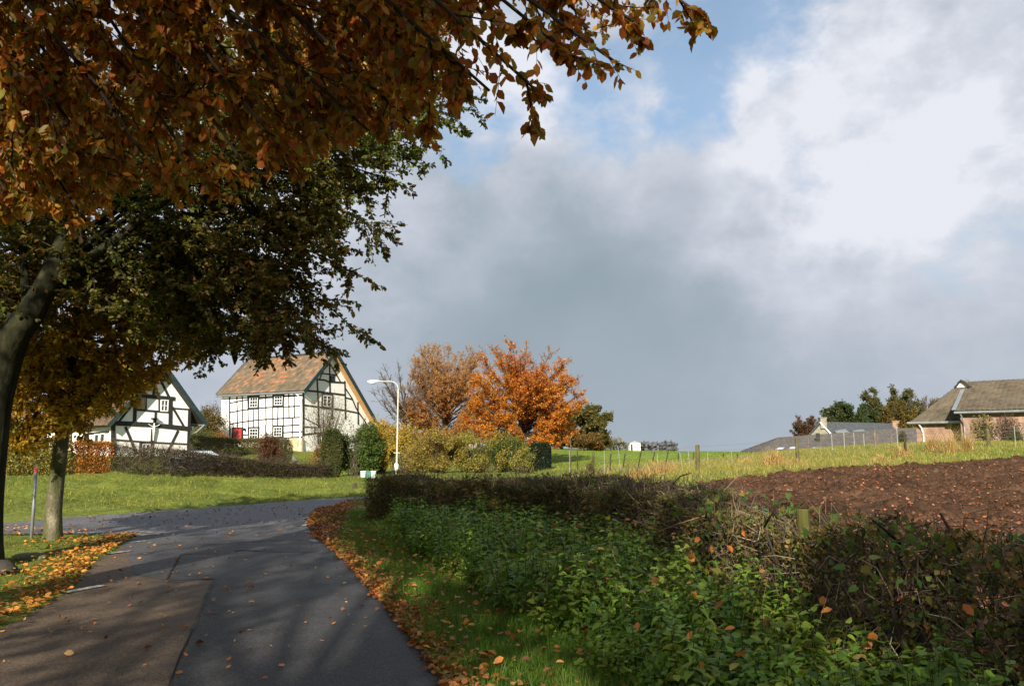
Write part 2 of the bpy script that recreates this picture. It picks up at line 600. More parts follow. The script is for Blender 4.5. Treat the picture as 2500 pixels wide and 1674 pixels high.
M_LEAF = leaf_mat('beech_leaf', .5, .45, .35)
M_LEAFD = leaf_mat('hedge_leaf', .25, .55, .25)
M_GRASS = leaf_mat('grass_blade', .32, .55, .25)
M_NETTLE = leaf_mat('nettle_leaf', .32, .5, .3)
M_FALL = leaf_mat('fallen_leaf', .1, .55, .35)
M_TWIG = tint_mat('twig', .85, .15)
M_BARK = noise_mat('beech_bark', [(.3, (.03, .03, .015)), (.45, (.075, .08, .025)), (.55, (.10, .09, .055)), (.7, (.22, .19, .13))], 5, .85, .5, 16, .2, (1, 1, .45), bdist=.04, fine=(40, .25))
M_BARKSHADE = noise_mat('mossy_shaded_bark', [(.3, (.010, .010, .006)), (.5, (.022, .022, .010)), (.7, (.045, .043, .02))], 6, .9, .5, 18, .15, (1, 1, .4), bdist=.04)  # moss green, darkened further to stand in for shade on the big trunk
M_BARKDK = noise_mat('dark_bark', [(.3, (.02, .017, .012)), (.7, (.07, .055, .04))], 6, .9, .5, 20, .2, (1, 1, .35), bdist=.03)
M_WHITE = noise_mat('lime_wash', [(.25, (.76, .75, .70)), (.6, (.85, .84, .80)), (.8, (.88, .87, .84))], 1.3, .85, .35, 9, .2, bdist=.02)
M_TIMBER = noise_mat('black_timber', [(.3, (.010, .012, .011)), (.7, (.035, .034, .03))], 8, .7, .3, 30, .3)
M_STONE = stone_mat('plinth_stone')
M_GLASS = plain_mat('window_glass', (.02, .025, .03), .08, .8)
M_WOODW = plain_mat('white_paint', (.78, .78, .75), .45)
M_RED = noise_mat('red_paint', [(.3, (.36, .025, .025)), (.7, (.50, .05, .045))], 6, .5, .15, 30)
M_GREENBL = noise_mat('dark_green_board', [(.3, (.012, .03, .032)), (.7, (.03, .05, .05))], 4, .5, .2, 20)
M_OCHRE = noise_mat('ochre_board', [(.3, (.42, .22, .08)), (.7, (.58, .34, .14))], 6, .6, .2, 20)
M_ZINC = noise_mat('zinc', [(.3, (.22, .24, .25)), (.7, (.36, .38, .39))], 4, .45, .1, 20, .4, metal=.5)
M_POLE = noise_mat('cream_metal', [(.3, (.40, .39, .29)), (.7, (.50, .49, .37))], 4, .45, .1, 30)
M_TILE = tint_mat('pantile', .8, .25, 9, .25, .25, 30)
M_SOIL = tint_mat('ploughed_soil', .95, .1, 14, .35, .6, 60)
M_GROUND = tint_mat('turf', .95, .1, 7, .35, .8, 25)
M_BRICK = brick_mat('barn_brick', (.24, .115, .07), (.36, .19, .125), (.28, .22, .17))
M_POST = noise_mat('weathered_post', [(.3, (.05, .045, .02)), (.7, (.16, .14, .06))], 9, .9, .4, 30, .2, (1, 1, .3))
M_MARK = noise_mat('road_paint', [(.38, (.09, .09, .09)), (.52, (.30, .30, .29)), (.8, (.48, .48, .46))], 14, .7, .3, 60)

# ------------------------------------------------------------------ terrain
ctrl = []


def CP(px, py, Y):
    ctrl.append(tuple(at(px, py, Y)))


for y in (-60, -40, -25, -12, 0, 6, 12, 17):
    for x in (-25, -14, -7, -3, 0):
        ctrl.append((x - min(y, 0) * .25, y, 0.0))
for x, y in ((-60, 0), (-60, -60), (-40, 18), (-22, 18), (-14, 18), (-8, 19), (-4, 22), (-20, 21), (-6, 26), (-3, 30), (0, 34), (-30, 16), (-10, 22.3), (-6, 24)):
    ctrl.append((x, y, 0.0))
ctrl += [(2.0, 5.5, .12), (2.2, 9, .2), (1.5, 12, .22), (0, 14, .2), (-3, 18.5, .12), (2.7, 2, .12), (3, -6, .1), (8, -20, .1), (6, 0, .2),
         (6, 6, .25), (10, 10, .38), (8, 20, .62), (16, 12, .55), (14, 20, .75), (30, 10, .8), (40, 20, 1.3), (30, -20, .3), (60, -20, .5), (60, 20, 1.6), (4, 14, .35), (4, 20, .5)]
for p in ((2500, 1113, 31), (2000, 1141, 25), (1700, 1172, 21), (1500, 1185, 22), (1400, 1168, 32), (1250, 1165, 32), (1350, 1142, 50), (1700, 1118, 60), (1500, 1125, 55),
          (1400, 1098, 150), (1600, 1100, 150), (1800, 1104, 130), (1250, 1095, 150), (1900, 1104, 90), (2200, 1087, 42), (2450, 1083, 52), (2350, 1086, 57),
          (2000, 1096, 55), (2050, 1108, 38), (2600, 1082, 56),
          (-150, 1165, 30), (60, 1160, 31), (250, 1158, 33), (500, 1164, 38), (680, 1170, 42), (770, 1173, 45), (850, 1166, 43), (905, 1162, 43), (-200, 1115, 45),
          (270, 1116, 49), (470, 1118, 52), (80, 1112, 50), (640, 1130, 55), (735, 1101, 70), (540, 1088, 75.5), (900, 1098, 79), (700, 1120, 60), (560, 1110, 60), (420, 1085, 80),
          (1000, 1155, 46), (1150, 1152, 48), (1300, 1148, 50), (1000, 1100, 80), (1200, 1100, 80)):
    CP(*p)
ctrl += [(-120, 120, 6), (-60, 120, 5), (-20, 130, 3), (-150, 40, 4), (-100, 60, 4), (150, 60, 3), (150, 130, 0), (100, 100, 1.5), (60, 240, -4), (0, 240, -2), (-80, 240, 3), (160, 240, -5), (-250, 0, 3), (250, 0, 2), (0, -200, 0), (250, 250, -6), (-250, 250, 3), (20, 195, .4), (50, 190, .2)]
CT = np.array(ctrl)


def tps_fit(C, lam=2.0):
    n = len(C)
    d = np.linalg.norm(C[:, None, :2] - C[None, :, :2], axis=2) / 50
    K = np.where(d > 0, d * d * np.log(np.maximum(d, 1e-9)), 0)
    K += np.eye(n) * lam * 1e-4
    Pm = np.concatenate([np.ones((n, 1)), C[:, :2] / 50], 1)
    A = np.zeros((n + 3, n + 3))
    A[:n, :n] = K
    A[:n, n:] = Pm
    A[n:, :n] = Pm.T
    return np.linalg.solve(A, np.concatenate([C[:, 2], np.zeros(3)]))


TW = tps_fit(CT)


def tz(x, y):
    x = np.asarray(x, float)
    y = np.asarray(y, float)
    sh = x.shape
    X, Yy = x.ravel(), y.ravel()
    out = np.empty(len(X))
    for i in range(0, len(X), 40000):
        a, b = X[i:i + 40000], Yy[i:i + 40000]
        d2 = ((a[:, None] - CT[None, :, 0]) ** 2 + (b[:, None] - CT[None, :, 1]) ** 2) / 2500
        K = np.where(d2 > 0, .5 * d2 * np.log(np.maximum(d2, 1e-12)), 0)
        out[i:i + 40000] = K @ TW[:-3] + TW[-3] + TW[-2] * a / 50 + TW[-1] * b / 50
    r = np.hypot(X, Yy)
    w = np.clip((r - 210) / 120, 0, 1)
    w = w * w * (3 - 2 * w)
    out = out * (1 - w) + (-8.0) * w
    return out.reshape(sh)


def tz1(x, y):
    return float(tz(np.array([x]), np.array([y]))[0])


def onG(px, py, lo=3.0, hi=140.0):
    """the ground point seen at a pixel"""
    d = ray(px, py)
    Y = np.linspace(lo, hi, 3000)
    X = d[0] / d[1] * Y
    Z = EYE + d[2] / d[1] * Y
    g = tz(X, Y)
    k = np.where(Z <= g)[0]
    i = k[0] if len(k) else len(Y) - 1
    return np.array([X[i], Y[i], g[i]])


# road outlines on the ground (x, y)
def G2(px, py):
    p = gnd(px, py, 0.0)
    return (p[0], p[1])


lane_right = [(9.4, -34), (4.6, -16), (1.4, -1)] + [G2(*p) for p in ((1090, 1674), (1024, 1576), (963, 1500), (920, 1449), (869, 1388), (798, 1331), (770, 1310), (754, 1277))]
lane_left = [G2(*p) for p in ((338, 1304), (300, 1327), (235, 1366), (174, 1440), (94, 1482), (0, 1531))] + [(-4.4, 5.0), (-2.9, -1), (.3, -16), (5.0, -34)]
lane_poly = lane_right + lane_left
far_edge = [G2(*p) for p in ((-500, 1300), (9, 1274), (155, 1262), (423, 1243), (705, 1222), (860, 1211))] + [(-4.2, 27.6), (-2, 30.2), (0.6, 31.6), (4, 32.4)]
near_edge = [G2(*p) for p in ((-500, 1335), (-200, 1315), (9, 1302), (155, 1301), (338, 1304), (754, 1277), (768, 1256), (808, 1241), (850, 1224))] + [(-2.6, 25.0), (-1.0, 26.8), (1.2, 28.2), (4, 29)]
cross_poly = near_edge + far_edge[::-1]


def sheet(name, poly, dz, sp, mat, extra_lab=None, kind='structure'):
    poly = [tuple(p) for p in poly]
    # resample outline
    out = []
    for i in range(len(poly)):
        a, b = np.array(poly[i]), np.array(poly[(i + 1) % len(poly)])
        k = max(1, int(np.linalg.norm(b - a) / sp))
        for j in range(k):
            out.append(a + (b - a) * j / k)
    out = np.array(out)
    if name in ('lane', 'asphalt_repair', 'crossing_road'):
        out = out + np.stack([fbm(out[:, 0], out[:, 1], 2.3, 4, 3) - .5, fbm(out[:, 0], out[:, 1], 2.3, 9, 3) - .5], 1) * .14
    x0, y0 = out.min(0)
    x1, y1 = out.max(0)
    gx, gy = np.meshgrid(np.arange(x0, x1, sp), np.arange(y0, y1, sp))
    gx, gy = gx.ravel(), gy.ravel()
    k = inside(out, gx, gy)
    gp = np.stack([gx[k], gy[k]], 1)
    # keep away from the border
    dmin = np.array([np.min(np.hypot(out[:, 0] - q[0], out[:, 1] - q[1])) for q in gp]) if len(gp) else np.zeros(0)
    gp = gp[dmin > sp * .45]
    pts = [Vector(p) for p in np.concatenate([out, gp])]
    n = len(out)
    r = delaunay_2d_cdt(pts, [], [list(range(n))], 1, 1e-5)
    V2 = np.array([(v[0], v[1]) for v in r[0]])
    Z = tz(V2[:, 0], V2[:, 1]) + dz
    me = bpy.data.meshes.new(name)
    fs = []
    for f in r[2]:
        a, b, c = [V2[i] for i in f[:3]]
        ar = (b[0] - a[0]) * (c[1] - a[1]) - (b[1] - a[1]) * (c[0] - a[0])
        fs.append(list(f) if ar > 0 else list(f)[::-1])
    me.from_pydata([(a, b, c) for (a, b), c in zip(V2, Z)], [], fs)
    me.update()
    o = link(name, me, mat)
    if kind:
        o['kind'] = kind
    return o


# field outline
field_poly = [(3.4, -8), (3.3, 3.0), (3.0, 6.0), (3.0, 9.0), (2.9, 12.0), (2.6, 14.0), (3.2, 17), tuple(at(1640, 1180, 19.5)[:2]), tuple(at(1760, 1165, 21.5)[:2]), tuple(at(2000, 1141, 25)[:2]), tuple(at(2250, 1126, 28)[:2]), tuple(at(2500, 1113, 31)[:2]), (34, 33), (45, 34), (45, -8)]


def terrain():
    def axis(lo, hi, segs):
        out = []
        for a, b, s in segs:
            out += list(np.arange(a, b, s))
        return np.array(out + [hi])
    xs = axis(-3000, 3000, [(-3000, -400, 260), (-400, -120, 20), (-120, -40, 3), (-40, -14, .7), (-14, 6, .25), (6, 26, .5), (26, 60, 1), (60, 120, 3), (120, 400, 20), (400, 3000, 260)])
    ys = axis(-3000, 3000, [(-3000, -400, 260), (-400, -60, 20), (-60, -6, 2), (-6, 2, .6), (2, 30, .25), (30, 60, .5), (60, 110, 1.2), (110, 260, 4), (260, 400, 20), (400, 3000, 260)])
    X, Y = np.meshgrid(xs, ys)
    Z = tz(X, Y)
    # under the sheets the ground is a little lower
    u = inside(lane_poly, X, Y) | inside(cross_poly, X, Y)
    bk = ((Y > 19.5) & (Y < 46) & (X < -2)) * 1.0
    Z = Z + np.where((np.hypot(X, Y) < 60) & ~u, (fbm(X, Y, 1.3, 5, 3) - .55) * (.09 + .34 * bk), 0)
    Z = Z - np.where(u, .05, 0)
    uf = inside(field_poly, X, Y)
    Z = Z - np.where(uf, .15, 0)
    ny, nx = X.shape
    V = np.stack([X.ravel(), Y.ravel(), Z.ravel()], 1)
    i = np.arange(nx - 1)[None, :] + np.arange(ny - 1)[:, None] * nx
    Fq = np.stack([i, i + 1, i + nx + 1, i + nx], -1).reshape(-1, 4)
    x, y = V[:, 0], V[:, 1]
    g1 = np.array([.085, .115, .020])
    g2 = np.array([.19, .21, .036])
    t = fbm(x, y, .35, 2)[:, None]
    c = g1 * (1 - t) + g2 * t
    # far meadow: even fresh green
    mz = (np.clip((y - 42) / 12, 0, 1) * np.clip((x - 3) / 6, 0, 1))[:, None]
    t2 = fbm(x * .3, y, .10, 9)[:, None]
    mead = np.array([.12, .185, .022]) * (1 - t2) + np.array([.18, .235, .032]) * t2
    c = c * (1 - mz) + mead * mz
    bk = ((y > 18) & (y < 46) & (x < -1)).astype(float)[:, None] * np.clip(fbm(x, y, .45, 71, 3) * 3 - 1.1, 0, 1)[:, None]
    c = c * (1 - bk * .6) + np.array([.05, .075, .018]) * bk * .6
    # straw coloured rough strip
    d = np.exp(-((y - 33 - x * .25) / 8) ** 2) * np.clip((x - 2) / 3, 0, 1) * np.clip((16 - x) / 5, 0, 1)
    d = (d * np.clip(fbm(x, y, .5, 31) * 2 - .4, 0, 1))[:, None]
    c = c * (1 - d) + np.array([.26, .20, .08]) * d
    # dark bare earth below the nettles and hedge
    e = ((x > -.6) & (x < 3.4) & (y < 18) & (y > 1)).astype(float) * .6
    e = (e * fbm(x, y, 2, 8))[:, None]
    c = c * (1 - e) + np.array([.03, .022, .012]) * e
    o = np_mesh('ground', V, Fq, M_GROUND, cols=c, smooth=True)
    o['kind'] = 'structure'


terrain()

M_ASPH_OLD = asphalt_mat('old_asphalt', (.076, .053, .033))
M_ASPH_NEW = asphalt_mat('new_asphalt', (.036, .035, .035))
M_ASPH_X = asphalt_mat('grey_asphalt', (.086, .084, .088))
sheet('lane', lane_poly, .0, .2, M_ASPH_OLD)
sheet('crossing_road', cross_poly, -.006, .6, M_ASPH_X)
# newer dark surface on the right-hand side and up to the junction
new_poly = [(9.3, -34), (4.5, -16), (1.3, -1)] + [G2(*p) for p in ((1089, 1674), (1023, 1576), (962, 1500), (919, 1449), (868, 1388), (797, 1333), (772, 1320), (640, 1321), (500, 1330), (440, 1356), (406, 1413), (523, 1409), (500, 1460), (470, 1540), (413, 1674))] + [(-1.45, 3.0), (-.4, -1), (2.6, -16), (7.3, -34)]
sheet('asphalt_repair', new_poly, .005, .2, M_ASPH_NEW)
mid_poly = [G2(*p) for p in ((338, 1305), (756, 1278), (771, 1310), (773, 1319), (640, 1320), (500, 1329), (440, 1354), (402, 1412), (330, 1400), (300, 1328))]
M_ASPH_MID = asphalt_mat('mid_asphalt', (.056, .054, .054))
sheet('junction_surface', mid_poly, .0045, .4, M_ASPH_MID)


def tar_strip(name, pxs, w, mat, dz=.010):
    pts = [np.array(G2(*p)) for p in pxs]
    L = []
    R = []
    for i, p in enumerate(pts):
        t = unit(pts[min(i + 1, len(pts) - 1)] - pts[max(i - 1, 0)])
        nn = np.array([-t[1], t[0]])
        j = 1 + .4 * math.sin(i * 2.3)
        L.append(p + nn * w * j / 2)
        R.append(p - nn * w * j / 2)
    return sheet(name, L + R[::-1], dz, .3, mat)


M_TAR = plain_mat('tar', (.022, .022, .023), .85, .1)
M_DUST = noise_mat('dusty_edge', [(.35, (.03, .03, .028)), (.7, (.10, .095, .085))], 12, .9, .3)
tar_strip('road_seam', [(402, 1416), (440, 1418), (480, 1412), (525, 1409)], .025, M_TAR)
tar_strip('road_seam', [(408, 1412), (424, 1385), (441, 1356)], .014, M_TAR)
tar_strip('road_seam', [(441, 1356), (470, 1352), (530, 1352)], .02, M_TAR)
tar_strip('road_seam', [(572, 1345), (600, 1344), (640, 1346)], .08, M_TAR)
tar_strip('road_seam', [(524, 1411), (505, 1452), (483, 1505), (470, 1535)], .035, M_DUST)
tar_strip('road_seam', [(468, 1540), (440, 1600), (412, 1674)], .014, M_TAR)
tar_strip('road_seam', [(640, 1347), (700, 1348), (770, 1349)], .03, M_DUST)


def road_mark(name, px, py, w, l, ang, dz=.012, grp=True):
    c = np.array(G2(px, py))
    a = np.array([math.cos(ang), math.sin(ang)])
    b = np.array([-a[1], a[0]])
    q = [c + a * l / 2 + b * w / 2, c - a * l / 2 + b * w / 2, c - a * l / 2 - b * w / 2, c + a * l / 2 - b * w / 2]
    return sheet(name, q[::-1], dz, .3, M_MARK)


for (px, py, l, ang) in ((756, 1257, .35, .9), (747, 1270, .35, 1.3), (746, 1283, .32, 1.6), (752, 1297, .34, 1.8), (767, 1322, .4, 2.0),
                         (785, 1247, .45, .7), (343, 1298, .55, 3.0), (366, 1305, .35, .6), (332, 1322, .35, .9), (284, 1349, .5, 1.0), (205, 1436, .5, 1.15), (190, 1300, .9, 3.1), (160, 1300, .4, 3.1)):
    road_mark('road_marking', px, py, .12, l, ang)


# ploughed field -------------------------------------------------------------
def ploughed():
    xs = np.concatenate([np.arange(2.4, 16, .07), np.arange(16, 46, .14)])
    ys = np.concatenate([np.arange(-8, 4, .5), np.arange(4, 36, .075)])
    X, Y = np.meshgrid(xs, ys)
    Z0 = tz(X, Y)
    rough = (fbm(X, Y, 2.6, 3, 3) - .5) * .18 + np.abs(fbm(X, Y, 7.5, 13, 3) - .5) * .36 + (fbm(X, Y, .5, 77, 2) - .5) * .10 - .10 + .035 * np.sin((Y - .28 * X) * 7.5 + 2 * fbm(X, Y, .6, 5, 2))
    k = inside(field_poly, X + (fbm(X, Y, 1.5, 4) - .5) * .8, Y + (fbm(X, Y, 1.5, 6) - .5) * .8)
    Z = Z0 + rough * 1.0 + .02
    ny, nx = X.shape
    V = np.stack([X.ravel(), Y.ravel(), Z.ravel()], 1)
    kk = k.ravel()
    i = (np.arange(nx - 1)[None, :] + np.arange(ny - 1)[:, None] * nx)
    ok = k[:-1, :-1] & k[1:, :-1] & k[:-1, 1:] & k[1:, 1:]
    i = i[ok]
    Fq = np.stack([i, i + 1, i + nx + 1, i + nx], -1)
    used = np.zeros(len(V), bool)
    used[Fq.ravel()] = True
    mp = np.cumsum(used) - 1
    V = V[used]
    Fq = mp[Fq]
    t = fbm(V[:, 0], V[:, 1], 1.1, 55)[:, None]
    t2 = vnoise(V[:, 0], V[:, 1], 9, 5)[:, None]
    c = np.array([.040, .021, .012]) * (1 - t) + np.array([.11, .060, .034]) * t
    c = c * (.65 + .7 * t2)
    o = np_mesh('ploughed_field', V, Fq, M_SOIL, cols=c, smooth=False)
    o['kind'] = 'structure'


ploughed()


def fieldz(x, y):
    return tz(x, y) + (fbm(x, y, 2.6, 3, 3) - .5) * .18 + np.abs(fbm(x, y, 7.5, 13, 3) - .5) * .36 + (fbm(x, y, .5, 77, 2) - .5) * .10 - .10 + .035 * np.sin((y - .28 * x) * 7.5 + 2 * fbm(x, y, .6, 5, 2)) + .02


# ------------------------------------------------------------------ houses
CA = (500, 780, 3.7326)      # zoom of the middle house: origin and scale
CB = (0, 820, 2.9577)        # zoom of the left house


def cpx(c, x, y):
    return c[0] + x / c[2], c[1] + y / c[2]


def tiled_roof(name, p00, p10, p01, mat, parent, tile_w, tile_h, colf, amp=.035, thick=.12):
    """roof plane from eave corner p00 along p10 (eave) and up to p01: corrugated courses of tiles with a slab beneath"""
    p00, p10, p01 = map(lambda a: np.array(a, float), (p00, p10, p01))
    eu, ev = p10 - p00, p01 - p00
    W, H = np.linalg.norm(eu), np.linalg.norm(ev)
    u, v = eu / W, ev / H
    N = np.cross(u, v)
    if N[2] < 0:
        N = -N
    nc, nr = max(2, int(W / tile_w)), max(2, int(H / tile_h))
    sub = 4
    cu = np.arange(nc * sub + 1) / sub
    rows = []
    for r in range(nr):
        rows += [(r, .045), (r + .98, .0)]
    A = []
    for (rr, h) in rows:
        q = p00 + v * (rr / nr * H)
        hh = h + amp * (np.abs(np.sin(cu * math.pi)) ** .7)
        A.append(q[None] + u[None] * (cu / nc * W)[:, None] + N[None] * hh[:, None])
    V = np.concatenate(A)
    k = len(cu)
    Fq = []
    for j in range(len(rows) - 1):
        i = np.arange(k - 1) + j * k
        Fq.append(np.stack([i, i + 1, i + k + 1, i + k], 1))
    Fq = np.concatenate(Fq)
    # tile colours, unshared per column/row: colour at vertices is close enough
    ci = np.tile(np.minimum(np.floor(cu), nc - 1), len(rows))
    ri = np.repeat([int(r) for r, _ in rows], k)
    cols = colf(ci, ri)
    o = np_mesh(name, V, Fq, mat, parent, cols=cols)
    sl = MB().prism([p00, p10, p10 + ev, p01], -N * thick)
    sl.build('roof_deck', M_TIMBER, o).location = (0, 0, 0)
    return o


def fix_child(o):
    pass


def window(parent, c, rect, P, N, glass, frame_w=.07, bars=(2, 3), dark=True, fmat=None, deep=.05):
    """window traced on a wall plane; rect in zoom pixels (x0,y0,x1,y1)"""
    x0, y0, x1, y1 = rect
    a = hit(*cpx(c, x0, y1), P, N)
    b = hit(*cpx(c, x1, y1), P, N)
    d = hit(*cpx(c, x0, y0), P, N)
    u = b - a
    u[2] = 0
    W = np.linalg.norm(u)
    u = u / W
    H = d[2] - a[2]
    up = np.array([0, 0, 1.])
    n = N if np.dot(N, np.array([0, -1, 0])) > 0 else -N
    fr = MB()
    for s_ in (0, 1):
        fr.obox(a + u * (W * s_) + up * H / 2 + n * deep, u * frame_w / 2, n * .03, up * (H / 2 + frame_w / 2))
        fr.obox(a + u * W / 2 + up * (H * s_) + n * deep, u * (W / 2 - frame_w / 2), n * .03, up * frame_w / 2)
    o = fr.build('window', fmat or M_WOODW, parent)
    if bars != (0, 0):
        bb = MB()
        for i in range(1, bars[0]):
            bb.obox(a + u * (W * i / bars[0]) + up * H / 2 + n * deep, u * (.016 if i * 2 != bars[0] else .035), n * .02, up * (H / 2 - frame_w / 2))
        for j in range(1, bars[1]):
            bb.obox(a + u * W / 2 + up * (H * j / bars[1]) + n * (deep + .003), u * (W / 2 - frame_w / 2), n * .02, up * .022)
        bb.build('glazing_bars', fmat or M_WOODW, o).location = (0, 0, 0)
    g = MB().obox(a + u * W / 2 + up * H / 2 + n * (deep - .02), u * W / 2, n * .005, up * H / 2)
    g.build('pane', glass, o).location = (0, 0, 0)
    if dark:
        dk = MB()
        e = .17
        t = .075
        for s_ in (0, 1):
            dk.obox(a + u * (W * s_ + (e / 2 + .03) * (2 * s_ - 1)) + up * H / 2 + n * t / 2, u * e / 2, n * t / 2, up * (H / 2 + e + .02))
            dk.obox(a + u * W / 2 + up * (H * s_ + (e / 2 + .03) * (2 * s_ - 1)) + n * t / 2, u * (W / 2 + .025), n * (t / 2 - .002), up * e / 2)
        dk.build('frame', M_TIMBER, o).location = (0, 0, 0)
    return o


def tile_cols(seed, mix):
    def f(ci, ri):
        t = vnoise(ci, ri, .13, seed) * .38 + vnoise(ci * .5, ri, .5, seed + 3) * .30 + vnoise(ci, ri, 1.0, seed + 9) * .50
        a = np.array([.115, .09, .06])
        b = np.array([.21, .125, .07])
        c = np.array([.31, .12, .055])
        w = np.clip((t - .52) * 4.0, 0, 1)[:, None]
        w2 = np.clip((t - .80) * 8, 0, 1)[:, None]
        r = a * (1 - w) + b * w
        r = r * (1 - w2) + c * w2
        return r * mix * (.75 + .5 * vnoise(ci, ri, 1.0, seed + 21)[:, None])
    return f


def half_timbered_middle():
    fd = np.array([.86, -.51, 0])
    fd = fd / np.linalg.norm(fd)                    # along the facade, left to right
    gd = np.array([.51, .86, 0])
    gd = gd / np.linalg.norm(gd)                    # along the gable, away from us
    C0 = at(735, 1100, 70)
    zb = C0[2] - .6
    Nf = -gd
    Ng = fd
    L = 10.9
    root = empty('half_timbered_house', (C0[0], C0[1], zb), 'half-timbered white house with an orange and grey tiled roof and a red front door', 'house')

    def on_g(x, y):
        return hit(*cpx(CA, x, y), C0, Ng)

    def on_f(x, y):
        return hit(*cpx(CA, x, y), C0, Nf)
    ap = on_g(1155, 300)
    t_ap = np.dot(ap - C0, gd)
    el = on_f(890, 628)
    ft = on_g(1500, 905)
    t_ft = np.dot(ft - C0, gd)
    z_e, z_a, z_f = el[2], ap[2] - .15, ft[2]

    def gp(t, z, s=0.0):
        p = C0 + gd * t - fd * s
        return np.array([p[0], p[1], z])
    MB().prism([gp(0, zb - .8), gp(0, z_e), gp(t_ap, z_a), gp(t_ft, z_f), gp(t_ft, zb - .8)], -fd * L).build('wall', M_WHITE, root)
    # roof slopes, overhanging
    sl = (z_a - z_e) / t_ap
    ov = .35
    og = .55
    e0 = gp(-ov, z_e - ov * sl + .12, L + .35)
    e1 = gp(-ov, z_e - ov * sl + .12, -og)
    r0 = gp(t_ap, z_a + .12, L + .35)
    tiled_roof('roof', e0, e1, r0, M_TILE, root, .30, .33, tile_cols(4, 1.0))
    s2 = (z_a - z_f) / (t_ft - t_ap)
    f0 = gp(t_ft + .5, z_f - .5 * s2 + .12, -og)
    f1 = gp(t_ft + .5, z_f - .5 * s2 + .12, L + .35)
    q0 = gp(t_ap + .01, z_a + .12, -og)
    tiled_roof('roof', f0, f1, q0, M_TILE, root, .30, .33, tile_cols(14, .9))
    rg = MB()
    for i in range(30):
        s_ = -og + (L + .35 + og) * i / 30
        rg.tube([gp(t_ap, z_a + .14, s_), gp(t_ap, z_a + .16, s_ + (L + .9) / 30 * 1.02)], [.14, .12], 8)
    rg.build('ridge_tiles', M_BARKDK, root)
    # barge boards
    w = .34
    bb = MB()
    for (a, b) in ((gp(-ov - .05, z_e - (ov + .05) * sl + .10, -og - .02), gp(t_ap, z_a + .18, -og - .02)),):
        bb.bar(a, b, w, Ng, .06, ext=.03)
    bb.build('barge_board', M_GREENBL, root)
    bb = MB()
    bb.bar(gp(t_ap, z_a + .18, -og - .02), gp(t_ft + .55, z_f - .55 * s2 + .1, -og - .02), w, Ng, .06, ext=.03)
    bb.build('barge_board', M_GREENBL, root)
    oc = MB()
    oc.bar(gp(t_ap + .25, z_a - .30, -.03), gp(t_ft + .4, z_f - .4 * s2 - .12, -.03), .15, Ng, og - .06)
    oc.build('soffit_board', M_OCHRE, root)
    lb = MB().bar(gp(-ov, z_e - ov * sl + .2, L + .37), gp(t_ap, z_a + .24, L + .37), .26, -Ng, .06)
    lb.build('barge_board', M_ZINC, root)
    lc = MB().bar(gp(-ov, z_e - ov * sl + .26, -og + .04), gp(t_ap, z_a + .29, -og + .04), .08, np.array([0, 0, 1.]), .05)
    lc.build('verge_strip', M_ZINC, root)
    # gutter + downpipe
    g = MB().tube([gp(-ov - .1, z_e - ov * sl + .02, L + .3), gp(-ov - .1, z_e - ov * sl, -og - .05)], .09, 8)
    g.build('gutter', M_ZINC, root)
    dp = MB().tube([gp(-ov - .05, z_e - ov * sl, .55), gp(-ov, z_e - .5, .45), gp(-.12, z_e - .95, .10), gp(-.12, zb + 1.1, .05), gp(-.16, zb + .5, .0), gp(-.5, zb + .35, -.9)], .06, 8)
    dp.build('downpipe', M_WOODW, root)
    for s_ in (L + .3, -og):
        fn = MB().tube([gp(t_ap, z_a + .15, s_), gp(t_ap, z_a + .42, s_), gp(t_ap, z_a + .5, s_), gp(t_ap, z_a + .6, s_)], [.07, .05, .10, .02], 8)
        fn.build('finial', M_TIMBER, root)
    # timbers ---- facade
    tb = MB()

    def F_(x0, y0, x1, y1, w=.14, d=.045):
        tb.bar(on_f(x0, y0), on_f(x1, y1), w, Nf, d, out=-.005)
    d1, d2, d3 = .045, .040, .050
    for v in ((228, 678, 229, 1112, .16), (293, 676, 300, 985), (342, 672, 350, 1104), (393, 666, 399, 1095), (488, 658, 492, 1092), (556, 652, 560, 962),
              (621, 646, 622, 1066), (718, 638, 716, 1076), (766, 636, 769, 890), (814, 632, 818, 890), (443, 820, 444, 975), (669, 800, 664, 967), (801, 895, 797, 1070), (556, 962, 558, 1082)):
        F_(*v[:4], w=(v[4] if len(v) > 4 else .12), d=d1)
    for h in ((232, 760, 342, 738), (342, 738, 400, 728), (490, 722, 560, 714), (560, 714, 622, 708), (722, 700, 882, 690),
              (232, 846, 342, 824), (342, 824, 492, 806), (492, 806, 622, 797), (622, 797, 882, 787),
              (232, 952, 342, 932), (342, 932, 492, 912), (492, 912, 622, 904), (622, 904, 882, 888),
              (350, 1050, 398, 1048), (720, 966, 882, 957), (720, 1029, 885, 1020), (345, 1106, 560, 1090), (560, 1090, 720, 1076), (720, 1076, 890, 1069)):
        F_(*h, w=.11, d=d2)
    F_(214, 682, 560, 656, w=.20, d=d3)
    F_(560, 656, 892, 634, w=.20, d=d3)
    tb.build('timber_frame', M_TIMBER, root)
    tg = MB()

    def G_(*pts, w=.15, d=.045):
        for i in range(len(pts) - 1):
            tg.bar(on_g(*pts[i]), on_g(*pts[i + 1]), w, Ng, d + i * .002, out=-.005, ext=.02 if len(pts) > 2 else 0)
    G_((896, 632), (896, 1060), w=.20, d=.052)
    G_((1137, 348), (1139, 660), w=.16)
    G_((1020, 482), (1030, 700), (1036, 985), w=.16)
    G_((1274, 560), (1278, 700), (1280, 905), w=.15)
    G_((1157, 690), (1157, 905), w=.12)
    G_((1392, 750), (1398, 955), w=.14)
    G_((900, 644), (1036, 656), (1275, 686), w=.16, d=.040)
    G_((905, 778), (1040, 795), (1280, 826), (1396, 850), w=.13, d=.040)
    G_((1036, 546), (1090, 550), (1130, 566), (1274, 574), w=.15, d=.042)
